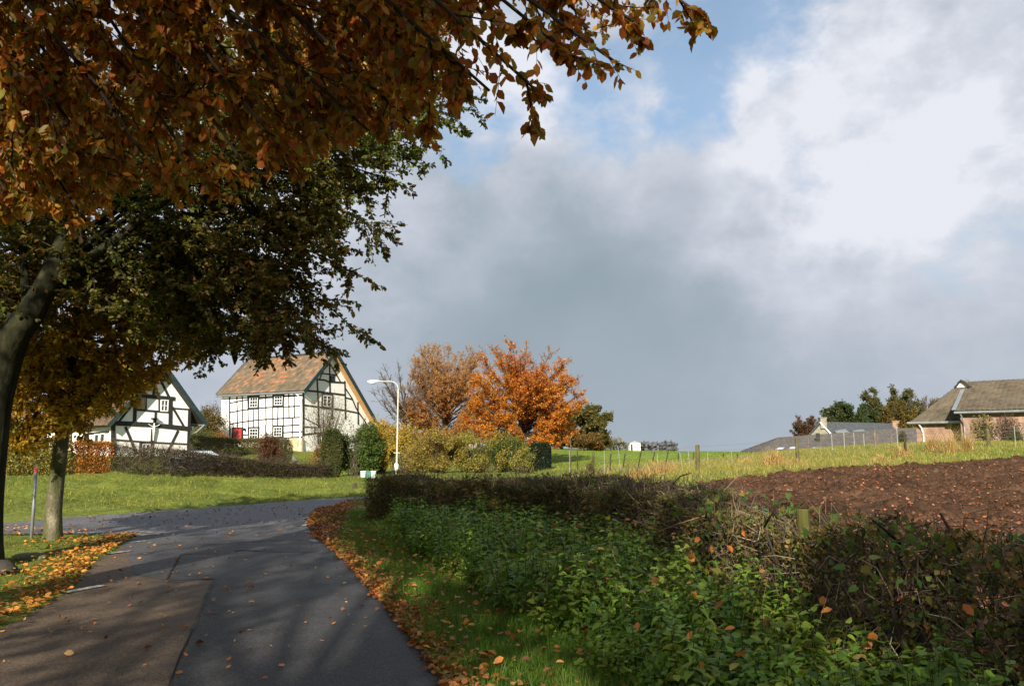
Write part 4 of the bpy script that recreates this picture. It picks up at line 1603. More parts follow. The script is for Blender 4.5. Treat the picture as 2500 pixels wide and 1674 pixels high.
def px_sprays(poly, n, y0, y1, dirv, dspread, len_, dens=None):
    """anchors spread through the volume in front of a region"""
    poly = np.array(poly, float)
    lo, hi = poly.min(0), poly.max(0)
    out = []
    while len(out) < n:
        x, y = U(lo[0], hi[0], n * 2), U(lo[1], hi[1], n * 2)
        k = inside(poly, x, y)
        if dens is not None:
            k &= U(0, 1, len(x)) < dens(x, y)
        for a, b in zip(x[k], y[k]):
            out.append((a, b))
    out = np.array(out[:n])
    Y = U(y0, y1, n)
    P = np.array([at(a, b, c) for (a, b), c in zip(out, Y)])
    D = unit(np.array(dirv)[None] + RNG.normal(0, dspread, (n, 3)))
    L = len_ * U(.6, 1.3, n)
    return P - D * L[:, None] * .6, D, L


PAL_OVER = [(0.384, 0.2176, 0.0282), (0.1408, 0.1664, 0.023), (0.3968, 0.1536, 0.023), (0.2432, 0.192, 0.0256), (0.512, 0.192, 0.0256), (0.1792, 0.1792, 0.0256), (0.4352, 0.128, 0.0205), (0.2816, 0.0768, 0.0166), (0.4608, 0.2432, 0.0307), (0.1536, 0.1408, 0.023)]
PAL_DARK = [(.07, .11, .022), (.11, .14, .026), (.20, .16, .03), (.07, .11, .024), (.22, .10, .025), (.12, .15, .03)]
PAL_GOLD = [(.18, .24, .03), (.55, .38, .04), (.62, .36, .04), (.26, .30, .04), (.52, .24, .03), (.65, .42, .06)]

# --- tree 1: big beech on the left edge, its limbs reach out to the right
b1 = at(-60, 1385, 11.0)
fork = at(72, 770, 10.9)
T1pts = [(b1[0], b1[1], -.1), at(-46, 1240, 11.0), at(-37, 1120, 11.0), at(-22, 990, 11), at(8, 880, 11), at(34, 815, 10.9), fork, at(140, 650, 11), at(190, 500, 11.4), at(200, 200, 12), at(150, -300, 13)]
T1r = [.30, .27, .26, .25, .24, .22, .19, .15, .12, .08, .04]
tips1 = [((1168, 243), 11.2), ((1090, 300), 11), ((1030, 392), 11), ((960, 440), 11.5), ((925, 562), 11.2), ((868, 668), 11.2), ((835, 610), 12), ((780, 752), 11.8), ((760, 640), 12),
         ((893, 828), 11.5), ((820, 862), 11.8), ((725, 852), 12), ((650, 850), 12.2), ((575, 862), 12.5), ((520, 850), 12.5), ((640, 740), 12.5), ((1080, 110), 12.5), ((1050, 170), 12), ((1000, 330), 12.4),
         ((560, 640), 13.2), ((700, 560), 12.8), ((480, 760), 13.4), ((880, 250), 12.5), ((760, 380), 13), ((600, 480), 13.3), ((900, 480), 12), ((820, 540), 12), ((700, 760), 12)]
b1s = []
for (p, Yt) in tips1:
    e = at(p[0], p[1], Yt)
    s = np.array(at(140, 650, 11.0)) if p[1] < 520 else np.array(fork)
    if p[1] > 600:
        s = np.array(at(120, 700, 11.0))
    kq = U(0, 1)
    s = s * (1 - kq) + np.array(at(185, 480, 11.4)) * kq if p[1] < 700 else s
    c = (s + e) / 2 + np.array([0, .3, 1.3 + U(-.3, .6)])
    b1s.append((s, c, e))
main = bez(np.array(at(130, 690, 14.9)), np.array(at(330, 560, 14)), np.array(at(500, 435, 13)))
b1s.append((np.array(at(120, 700, 11.0)), np.array(at(370, 540, 10.9)), np.array(at(900, 60, 10.8))))
b1s.append((np.array(fork), np.array(at(40, 640, 11.2)), np.array(at(70, 250, 11.8))))
b1s.append((np.array(fork), np.array(at(30, 790, 10.9)), np.array(at(-160, 700, 10.8))))
reg1 = [(-150, 380), (-150, 900), (60, 840), (250, 760), (330, 800), (420, 790), (470, 845), (570, 840), (650, 850), (800, 838), (720, 760), (640, 735), (720, 700), (600, 640), (800, 690), (690, 560), (850, 640), (830, 560), (860, 540), (800, 430), (930, 520), (860, 400), (980, 400), (930, 300), (1100, 280), (1010, 230), (1060, 120), (1050, -60), (600, -60)]


def dens1(x, y):
    g = fbm(x, y, .012, 71, 3)
    d = np.clip((g - .33) * 4, .12, 1)
    hole = np.exp(-(((x - 540) / 90) ** 2 + ((y - 500) / 60) ** 2)) + np.exp(-(((x - 690) / 50) ** 2 + ((y - 470) / 50) ** 2))
    return d * (1 - .85 * np.clip(hole, 0, 1))


ex1 = px_sprays(reg1, 2500, 10.8, 14.5, (.75, -.2, -.25), .45, .7, dens1)
tree_from_boughs('beech_tree', (b1[0], b1[1], 0), 'large dark-leaved beech at the left edge, its limbs spreading over the lane', 'tree', b1s, (T1pts, T1r), PAL_DARK, .076,
                 26, 7, 7, 1.25, extra=ex1, seed=3, bark=M_BARKSHADE, limb_r=.032, big=3, pal_s=.5, spreadc=.25)

# --- tree 2: young beech with golden foliage
b2 = at(130, 1322, 14.1)
T2pts = [(b2[0], b2[1], -.1), at(131, 1240, 14.1), at(141, 1150, 14.1), at(152, 1060, 14.1), at(163, 980, 14.1), at(175, 880, 14.1), at(190, 760, 14.1), at(200, 600, 14.2), at(205, 450, 14.3)]
T2r = [.15, .135, .127, .122, .115, .10, .08, .06, .03]
b2s = []
for (x, y, Yt) in ((470, 800, 13.3), (455, 870, 13.4), (400, 905, 13.6), (345, 935, 13.4), (300, 965, 13.6), (235, 985, 13.7), (200, 1050, 13.4), (120, 1040, 13.5), (60, 1060, 13.5), (20, 1000, 13.8), (60, 900, 13.2),
                   (380, 760, 13), (420, 700, 13.2), (300, 680, 13), (150, 820, 12.8), (90, 760, 13), (340, 840, 13.0), (250, 900, 13.0), (440, 760, 13.6), (-50, 960, 14)):
    e = at(x, y, Yt)
    k = min(max((y - 560) / 500, 0.05), .9)
    s = np.array(at(200 - 40 * k, 640 + 330 * k, 14.1))
    b2s.append((s, (s + e) / 2 + np.array([0, 0, .35]), e))
reg2 = [(-60, 700), (-60, 1080), (60, 1100), (130, 1070), (190, 1075), (230, 1010), (300, 985), (350, 945), (420, 900), (480, 870), (470, 780), (430, 640), (250, 600)]


def dens2(x, y):
    return np.clip((fbm(x, y, .02, 41, 3) - .3) * 3.2, .15, 1)


ex2 = px_sprays(reg2, 1500, 12.9, 15.2, (.1, -.2, -.5), .6, .42, dens2)
tree_from_boughs('beech_tree', (b2[0], b2[1], 0), 'slim mossy-trunked beech with golden leaves beside the thin grey sign post', 'tree', b2s, (T2pts, T2r), PAL_GOLD, .072,
                 12, 6, 7, .75, extra=ex2, seed=12, limb_r=.035, pal_s=.6, spreadc=.35)

# --- tree 3: the beech beside the camera, its low boughs hang into the top of the picture
t3 = np.array([-6.6, 3.2, 0])
b3s = []
top3 = np.array([-6.3, 3.2, 6.0])
for (x, y, Yt) in ((1690, 22, 4.5), (1655, -10, 4.8), (1520, 165, 4.2), (1560, 60, 4.4), (1410, 150, 4.2), (1310, 222, 4.0), (1290, 120, 4.3), (1195, 222, 4.1), (1120, 190, 4.3), (1175, 100, 4.6), (1060, 250, 4.5), (1000, 300, 4.7),
                   (900, 320, 4.6), (800, 330, 4.6), (700, 380, 4.7), (600, 410, 4.9), (500, 440, 5.0), (400, 450, 5.2), (300, 480, 5.3), (210, 540, 5.4), (120, 500, 5.4), (20, 480, 5.6),
                   (1420, 40, 4.8), (1220, 20, 5), (1000, 60, 5), (800, 120, 5), (600, 200, 5.2), (420, 280, 5.4), (240, 330, 5.6), (80, 300, 5.8)):
    e = at(x, y, Yt)
    s = top3 + np.array([U(-.2, .2), U(-.2, .2), U(-1, 1.4)])
    c = s * .35 + e * .65 + np.array([-.1, .1, 1.4])
    b3s.append((s, c, e))
reg3 = [(-200, -300), (-200, 500), (60, 505), (200, 520), (300, 480), (420, 440), (520, 430), (620, 380), (700, 370), (820, 330), (900, 300), (980, 290), (1050, 200), (1120, 120), (1180, 110), (1260, 150), (1330, 100), (1420, 110), (1480, 80), (1560, 40), (1600, -60), (1650, -300)]


def dens3(x, y):
    g = fbm(x, y, .008, 91, 3)
    k = np.clip((g - .25) * 3.5, .2, 1)
    return k * np.where(x > 1080, .15, 1.0)


ex3 = px_sprays(reg3, 1700, 4.6, 9.0, (.5, 0, -.75), .38, .36, dens3)
_n = 700                                   # unseen sprays of the same crown, added on the left to shade the big trunk
_P = np.stack([U(-11.5, -7.2, _n), U(2.0, 7.0, _n), U(6.3, 10.5, _n)], 1)
ex3 = (np.concatenate([ex3[0], _P]), np.concatenate([ex3[1], unit(RNG.normal(0, 1, (_n, 3)) * np.array([1, 1, .4]))]), np.concatenate([ex3[2], U(.4, .9, _n)]))
tree_from_boughs('beech_tree', tuple(t3), 'orange-brown beech boughs hanging closest, across the top left of the view', 'tree', b3s,
                 ([(t3[0], t3[1], -.1), (t3[0], t3[1], 2), (t3[0] + .1, t3[1], 4), top3, (t3[0], t3[1], 9), (t3[0], t3[1], 14)], [.42, .36, .33, .3, .2, .08]), PAL_OVER, .074,
                 13, 5, 6, .62, extra=ex3, seed=22, limb_r=.045, flat=.35, hang=.55, droop=.25, pal_s=.9, ratio2=.45, tmin1=.5, spreadc=.25)


# --- row of beeches behind the viewpoint: they shade the lane and the hedge
def crown_tree(name, loc, label, cat, h, rad, pal, n0, n1, n2, per, leaf, z_low=.25, group=None, trunk_r=.3, bark=None, mat=None, bare_top=0.0, seed=0, tmpl=T_RHOMB, shape=1.0, lean=(0, 0),
               twig_r=.006, droop=.0, per1=None, up=.35, squash=1.0, twig_c=1.0):
    root = empty(name, tuple(loc), label, cat, group)
    loc = np.array(loc, float)
    k = n0
    an = U(0, 2 * math.pi, k)
    zz = U(z_low, 1.0, k)
    # egg shaped crown
    prof = np.sqrt(np.clip(1 - ((zz - (z_low + .42 * (1 - z_low))) / (.60 * (1 - z_low))) ** 2, .08, 1)) ** shape
    tip = loc + np.stack([np.cos(an) * rad * prof * U(.75, 1.08, k) + lean[0] * zz, np.sin(an) * rad * prof * U(.75, 1.08, k) * squash + lean[1] * zz, h * zz], 1)
    st = loc + np.stack([lean[0] * zz * .3, lean[1] * zz * .3, h * np.clip(zz * .62 - .05, .10, .7)], 1)
    ctl = st * .5 + tip * .5 + np.array([0, 0, -.04 * h])
    curves = [bez(a, c, b, 5) for a, c, b in zip(st, ctl, tip)]
    trunk_mesh('trunk', [loc - np.array([0, 0, .2]), loc + np.array([0, 0, h * .25]), loc + np.array([lean[0] * .15, lean[1] * .15, h * .5]), loc + np.array([lean[0] * .3, lean[1] * .3, h * .75])],
               [trunk_r, trunk_r * .75, trunk_r * .5, trunk_r * .15], root, bark or M_BARKDK, n=10, seed=seed, flare=1.3)
    A, B, ra, rb = poly_segs(curves, [trunk_r * .28] * k, [twig_r * 1.5] * k)
    P0, D, L = [], [], []
    for c in curves:
        P0.append(c[1:-1])
        D.append(c[2:] - c[1:-1])
    P0 = np.concatenate(P0)
    D = np.concatenate(D)
    L = np.linalg.norm(D, axis=1) * 1.0
    D = unit(D)
    P1, D1, L1 = spawn(P0, D, L, n1, .62, .85, droop - up * .3, flat=.2, taper=.3)
    P2, D2, L2 = spawn(P1, D1, L1, n2, .5, .8, droop - up * .5, flat=.1, taper=.3)
    arr = [seg_arrays(A, B, ra, rb, C_TWIG * 1.6 * twig_c), seg_arrays(P1, P1 + D1 * L1[:, None], twig_r * 1.4, twig_r * .6, C_TWIG * 1.8 * twig_c), seg_arrays(P2, P2 + D2 * L2[:, None], twig_r * .8, twig_r * .35, C_TWIG * 2.4 * twig_c)]
    v, f, c = join(arr)
    np_mesh('branches', v, f, M_TWIG, root, cols=c)
    if per:
        p, a, nr, s = leaves_on(P2, D2, L2, per, leaf, .15, .15, jit=leaf * .5)
        zr = (p[:, 2] - loc[2]) / h
        if bare_top:
            keep = U(0, 1, len(p)) > bare_top * np.clip((zr - .55) / .3, 0, 1)
            p, a, nr, s = p[keep], a[keep], nr[keep], s[keep]
        cols = pick(pal, p, s=1.6 / max(rad, 1), seed=seed, spread=.22, jit=.22)
        v, f, c = leaf_arrays(p, a, nr, s, cols, tmpl)
        np_mesh('crown', v, f, mat or M_LEAF, root, cols=c)
    return root


def copy_tree(o, loc, label):
    r = o.copy()
    COL.objects.link(r)
    r.location = loc
    r['label'] = label
    for ch in o.children:
        c = ch.copy()
        COL.objects.link(c)
        c.parent = r
    return r


sh = crown_tree('beech_tree', (-3.9, -8.4, 0), 'tall beech beside the lane behind the viewpoint, nearest of three', 'tree', 17, 6.0, PAL_OVER, 62, 7, 6, 3, .18, z_low=.14, trunk_r=.4, seed=5)
copy_tree(sh, (-1.5, -17.5, 0), 'tall beech beside the lane behind the viewpoint, middle of three')
copy_tree(sh, (6.0, -25.5, 0), 'tall beech beside the lane behind the viewpoint, farthest of three')

# ------------------------------------------------------------------ centre: orange trees, shrubs, far trees
PAL_ORANGE = [(.40, .13, .02), (.48, .14, .022), (.60, .26, .03), (.40, .10, .018), (.66, .36, .035), (.52, .20, .025), (.30, .12, .025)]
PAL_BROWN = [(.32, .14, .04), (.42, .18, .045), (.46, .23, .05), (.30, .15, .05), (.52, .28, .06), (.40, .14, .035)]


def gpos(px, Y):
    x = (px - CX) / F * Y / 1.0
    # correct for pitch at ground level
    for _ in range(3):
        z = tz1(x, Y)
        d = np.array([x, Y, z - EYE])
        f_ = d[1] * math.cos(PITCH) + d[2] * math.sin(PITCH)
        x = (px - CX) / F * f_
    return np.array([x, Y, tz1(x, Y)])


def zat(py, Y):
    return at(1250, py, Y)[2]


p = gpos(1272, 58)
crown_tree('maple_tree', p, 'bright orange round-crowned tree on the right of the orange pair', 'tree', zat(845, 58) - p[2], 4.3, PAL_ORANGE, 110, 7, 6, 9, .112, z_low=.20, trunk_r=.28, seed=31, tmpl=T_RHOMB, bare_top=.55, twig_r=.012, shape=.7)
p = gpos(1088, 64)
crown_tree('maple_tree', p, 'thinner brown-orange tree with bare upper twigs, left of the orange pair', 'tree', zat(838, 64) - p[2], 3.9, PAL_BROWN, 125, 7, 6, 8, .10, z_low=.14, trunk_r=.25, seed=37, bare_top=.6, twig_r=.013, twig_c=2.2, shape=.7)
p = gpos(985, 62)
crown_tree('bare_tree', p, 'almost leafless small tree between the street lamp and orange trees', 'tree', zat(885, 62) - p[2], 3.1, PAL_BROWN, 34, 6, 5, 0, .1, z_low=.28, trunk_r=.14, seed=41, twig_r=.013, shape=.8)
p = gpos(1420, 95)
PAL_OLIVE = [(.075, .10, .035), (.12, .12, .035), (.17, .12, .03), (.09, .11, .035), (.2, .16, .04)]
crown_tree('oak_tree', p, 'olive green tree at the meadow edge right of the orange trees', 'tree', zat(990, 95) - p[2], 3.8, PAL_OLIVE, 60, 6, 6, 6, .26, z_low=.12, trunk_r=.25, seed=43, shape=.6)
p = gpos(1370, 100)
crown_tree('bare_tree', p, 'greyish thinly leaved tree beside the olive tree at the meadow edge', 'tree', zat(1015, 100) - p[2], 3.0, [(.14, .12, .07), (.10, .11, .05)], 40, 6, 5, 2, .18, z_low=.1, trunk_r=.2, seed=44, twig_r=.02)
p = gpos(1440, 88)
crown_tree('shrub', p, 'low russet shrub at the foot of the olive tree', 'shrub', zat(1060, 88) - p[2], 1.6, [(.22, .10, .03), (.13, .11, .03)], 30, 5, 5, 6, .2, z_low=.05, trunk_r=.08, seed=45)

# trees behind the farm on the right
for (px, Y, top, r, pal, per, lf, lab, sd, nm) in (
        (2095, 128, 985, 6.3, [(.05, .08, .03), (.08, .10, .035), (.13, .11, .03)], 7, .32, 'broad dark green oak behind the stone farmhouse', 51, 'oak_tree'),
        (2172, 132, 952, 5.2, [(.07, .09, .03), (.14, .12, .035), (.06, .08, .03)], 6, .32, 'taller green-brown oak between farmhouse and bare trees', 52, 'oak_tree'),
        (2200, 108, 985, 2.4, [(.19, .13, .03), (.10, .10, .03)], 5, .22, 'slender yellowish tree in front of the dark oaks', 53, 'birch_tree'),
        (1972, 124, 1012, 2.2, [(.16, .07, .035), (.12, .08, .05)], 3, .2, 'small reddish tree left of the farmhouse chimney', 54, 'cherry_tree')):
    p = gpos(px, Y)
    crown_tree(nm, p, lab, 'tree', zat(top, Y) - p[2], r, pal, 55, 6, 6, per, lf, z_low=.10, trunk_r=.3, seed=sd, shape=.6, twig_r=.02)
for i, (px, Y, top) in enumerate(((2215, 150, 960), (2245, 152, 964), (2262, 149, 968), (2282, 152, 972))):
    p = gpos(px, Y)
    crown_tree('poplar_tree', p, ('leafless grey poplar nearest the dark oaks', 'leafless grey poplar, second from the dark oaks', 'leafless grey poplar, third from the dark oaks', 'leafless grey poplar nearest the barn roof')[i], 'tree', zat(top, Y) - p[2], 3.0, PAL_BROWN, 60, 6, 6, 0, .1, z_low=.16, trunk_r=.2, seed=60 + i, twig_r=.03, shape=.5,
               group='leafless poplars behind the farm', up=1.5)

# far wood strip on the skyline
def far_wood(name, px0, px1, Y, top, pal, n, lab, sd):
    xs = U(px0, px1, n)
    P = []
    for x in xs:
        h = top + 8 * (vnoise(np.array([x]), np.array([0.]), .06, sd)[0] - .5) + abs((x - (px0 + px1) / 2) / (px1 - px0)) ** 3 * 40
        y = U(h, 1100)
        q = at(x, y, Y)
        q[1] += U(-6, 6)
        P.append(q)
    P = np.array(P)
    a = unit(RNG.normal(0, 1, (n, 3)))
    nr = unit(RNG.normal(0, 1, (n, 3)))
    v, f, c = leaf_arrays(P, a, nr, U(.5, 1.3, n), pick(pal, P, s=.1, seed=sd), T_RHOMB)
    o = np_mesh(name, v, f, M_LEAFD, cols=c)
    tag(o, lab, 'wood', None, 'stuff')


far_wood('far_wood', 1472, 1515, 190, 1076, [(.17, .16, .13), (.13, .14, .11)], 1800, 'small greyish wood on the skyline left of the shed', 3)
far_wood('far_wood', 1518, 1640, 200, 1082, [(.09, .11, .12), (.15, .13, .13), (.08, .10, .11)], 3500, 'dark bluish wood on the skyline behind the shed', 7)  # bluish tint puts the haze of distance into the leaf colours


# bushes -----------------------------------------------------------------
def bush(name, px, Y, ptop, pbot, wpx, pal, n, leaf, label, cat='shrub', depth=.8, seed=0, mat=None, lump=.35, tmpl=T_RHOMB, group=None, sharp=1.0, twigs=60, shell=.35, boxy=2.0, bz=None):
    z0 = zat(pbot, Y)
    z1 = zat(ptop, Y)
    cx = (px - CX) / F * Y * 1.0
    c = at(px, (ptop + pbot) / 2, Y)
    gx = tz1(c[0], Y)
    z0 = min(z0, gx + .05)
    rx = wpx / 2 / F * Y
    if leaf >= .09 and n > 2700:
        leaf, n = leaf * .72, int(n * 1.7)
    rz = (z1 - z0) / 2
    ry = rx * depth
    cen = np.array([c[0], Y, (z0 + z1) / 2])
    root = empty(name, (c[0], Y, z0), label, cat, group)
    d = unit(RNG.normal(0, 1, (n, 3)))
    # superellipsoid radius
    e = boxy
    rr = (np.abs(d[:, 0]) ** e + np.abs(d[:, 1]) ** e + np.abs(d[:, 2]) ** e) ** (-1 / e)
    lumpn = 1 - lump * .5 + lump * noise3(d * 2.2 + seed * 3.1, 1.6, seed) + RNG.normal(0, .035, n) * sharp
    rad = rr * lumpn * (1 - shell * U(0, 1, n) ** 2)
    P = cen + d * np.array([rx, ry, rz]) * rad[:, None]
    if lump >= .35 and shell < .8:
        K = 26
        bc = unit(RNG.normal(0, 1, (K, 3))) * (U(.25, 1, (K, 1)) ** .5) * .72
        bc[:, 2] = np.where(bc[:, 2] < -.5, -.5, bc[:, 2])
        br = U(.22, .50, K)
        kk = RNG.integers(0, K, n)
        q = bc[kk] + d * (br[kk] * (1 - .6 * U(0, 1, n) ** 1.5) * (1 + RNG.normal(0, .12, n)))[:, None]
        P = cen + q * np.array([rx, ry, rz])
        P[:, 2] = np.maximum(P[:, 2], z0 + .02)
    a = unit(d + RNG.normal(0, .7, (n, 3)) + np.array([0, 0, -.2]))
    nr = unit(d + RNG.normal(0, .6, (n, 3)) + np.array([0, 0, .5]))
    if lump >= .35 and shell < .8:
        keep = noise3(P, 1.7, seed + 2) > .40
        P, a, nr = P[keep], a[keep], nr[keep]
        S = int(len(P) / 70)
        i0 = RNG.integers(0, len(P), S)
        sd = unit((P[i0] - cen) / np.array([rx, ry, rz]) + RNG.normal(0, .35, (S, 3)) + np.array([0, 0, .7]))
        tt = np.tile(np.linspace(0, 1, 9), S)
        sl = np.repeat(U(.25, .75, S), 9)
        sh_ = np.repeat(P[i0], 9, 0) + np.repeat(sd, 9, 0) * (tt * sl)[:, None] + RNG.normal(0, .025, (S * 9, 3))
        P = np.concatenate([P, sh_])
        a = np.concatenate([a, unit(RNG.normal(0, 1, (S * 9, 3)) + np.repeat(sd, 9, 0))])
        nr = np.concatenate([nr, unit(RNG.normal(0, 1, (S * 9, 3)))])
        n = len(P)
    cols = pick(pal, P, s=1.2 / max(rx, .3), seed=seed, spread=.25, jit=.22)
    v, f, cc = leaf_arrays(P, a, nr, leaf * U(.6, 1.3, n), cols, tmpl)
    np_mesh('foliage', v, f, mat or M_LEAFD, root, cols=cc)
    if twigs:
        dd = unit(RNG.normal(0, 1, (twigs, 3)) + np.array([0, 0, .8]))
        b0 = np.array([c[0], Y, z0 - .1]) + RNG.normal(0, .12 * rx, (twigs, 3)) * np.array([1, 1, 0])
        b1 = cen + dd * np.array([rx, ry, rz]) * U(.75, 1.12, (twigs, 1))
        v, f, cc = seg_arrays(b0, b1, .02, .006, C_TWIG * 1.5)
        np_mesh('stems', v, f, M_TWIG, root, cols=cc)
    return root


PG = [(.030, .055, .012), (.05, .085, .016), (.08, .11, .02)]
PY = [(.14, .15, .024), (.36, .27, .035), (.50, .30, .035), (.16, .18, .026), (.55, .26, .035)]
PMIX = [(.10, .13, .022), (.22, .21, .032), (.38, .27, .04), (.11, .11, .03), (.26, .13, .035), (.15, .18, .03)]
bush('yew_shrub', 811, 46, 1047, 1163, 50, [(.045, .058, .016), (.065, .078, .02), (.085, .085, .022)], 22000, .06, 'clipped dark green columnar yew beside the brown hedge end', 'shrub', seed=2, lump=.10, sharp=.6, boxy=2.8, twigs=0, shell=.2)
bush('laurel_shrub', 872, 47, 1022, 1162, 125, [(.05, .09, .016), (.085, .13, .022), (.04, .07, .014), (.12, .15, .03)], 15000, .12, 'glossy green laurel bush between the yew and lamp', 'shrub', seed=3, lump=.4, tmpl=T_LEAF)
bush('hazel_shrub', 930, 49, 1018, 1162, 120, PY, 14000, .10, 'yellow-leaved tall shrub directly behind the street lamp', 'shrub', seed=4, lump=.5)
bush('hazel_shrub', 990, 48, 1030, 1164, 140, PY[1:], 15000, .10, 'golden shrub just right of the street lamp', 'shrub', seed=5, lump=.45)
bush('mixed_shrub', 1065, 46, 1042, 1166, 165, PMIX, 17000, .10, 'green and yellow shrub below the thin orange tree', 'shrub', seed=6, lump=.45)
bush('mixed_shrub', 1155, 47, 1045, 1166, 165, PMIX[::-1], 17000, .10, 'brownish green shrub below the gap between the orange trees', 'shrub', seed=7, lump=.45)
bush('mixed_shrub', 1235, 48, 1048, 1164, 135, PG + PMIX[:2], 13000, .10, 'greener shrub below the bright orange tree', 'shrub', seed=8, lump=.45)
bush('mixed_shrub', 1280, 45, 1085, 1164, 80, PMIX[:3], 6000, .09, 'small loose shrub in front of the clipped dark block', 'shrub', seed=9, lump=.5)
bush('clipped_yew', 1317, 49, 1083, 1160, 52, [(.012, .022, .012), (.02, .03, .014)], 26000, .08, 'very dark clipped box-shaped yew at the meadow edge', 'shrub', seed=10, lump=.04, sharp=.3, boxy=7, twigs=0, shell=.12)
bush('firethorn', 656, 49, 1052, 1136, 66, [(.05, .05, .016), (.04, .045, .015), (.20, .03, .014), (.09, .05, .02), (.035, .045, .014)], 9000, .07, 'dark red-tinged rounded shrub in front of the timbered house', 'shrub', seed=11, lump=.35)
bush('rose_shrub', 650, 49.5, 1038, 1100, 44, [(.25, .04, .02), (.12, .06, .02)], 900, .06, 'sparse red-leaved shoots rising above the dark rounded shrub', 'shrub', seed=21, lump=.7, twigs=30)
bush('box_shrub', 696, 54, 1068, 1122, 36, [(.05, .06, .02), (.08, .075, .025)], 4500, .06, 'small brownish shrub against the stone plinth', 'shrub', seed=12, lump=.2)
bush('garden_tree', 800, 60, 955, 1110, 118, [(.16, .10, .03), (.11, .11, .03), (.20, .10, .03)], 2600, .09, 'thin sparsely leaved garden tree before the house gable', 'tree', seed=13, lump=.7, twigs=170, shell=.9)
bush('fern_shrub', 778, 50, 1085, 1150, 40, [(.34, .18, .03), (.20, .15, .03)], 2600, .08, 'orange-yellow shrub left of the columnar yew', 'shrub', seed=14)
bush('garden_hedge_shrub', 512, 72, 975, 1095, 95, [(.10, .09, .025), (.17, .11, .03), (.07, .08, .025)], 9000, .14, 'olive-brown round tree between the two timbered houses', 'tree', seed=15, lump=.4)
bush('orange_shrub', 535, 70, 1052, 1095, 50, [(.32, .12, .03), (.18, .13, .03)], 3000, .10, 'small orange shrub at the far end of the middle house', 'shrub', seed=16)
bush('green_shrub', 490, 66, 1045, 1100, 90, [(.07, .09, .02), (.10, .11, .025)], 5000, .10, 'low green shrub behind the parked car', 'shrub', seed=17)
bush('wild_shrub', 1440, 36, 1125, 1165, 26, [(.16, .15, .03), (.2, .12, .03)], 900, .06, 'small yellowish shrub in the rough grass beyond the hedge', 'shrub', seed=18, lump=.6)
bush('climbing_shrub', 2400, 56, 1012, 1090, 62, [(.20, .15, .04), (.13, .13, .04)], 1500, .12, 'thin yellow-green shrub against the brick barn wall', 'shrub', seed=19, lump=.7, shell=.8, depth=.4, twigs=90)
bush('bramble_shrub', 2462, 55, 1010, 1095, 70, [(.14, .08, .05), (.10, .08, .04)], 900, .10, 'leafless tangled shrub against the brick barn wall', 'shrub', seed=20, lump=.7, shell=.9, depth=.4, twigs=220)
bush('evergreen_shrub', 2482, 44, 1045, 1100, 50, [(.05, .08, .02), (.08, .10, .025)], 2600, .08, 'small dark green shrub at the far right of the grass strip', 'shrub', seed=23)
bush('pine_shrub', 2203, 52, 1050, 1088, 22, [(.06, .08, .02), (.10, .10, .03)], 1200, .07, 'little green shrub left of the brick barn', 'shrub', seed=24)


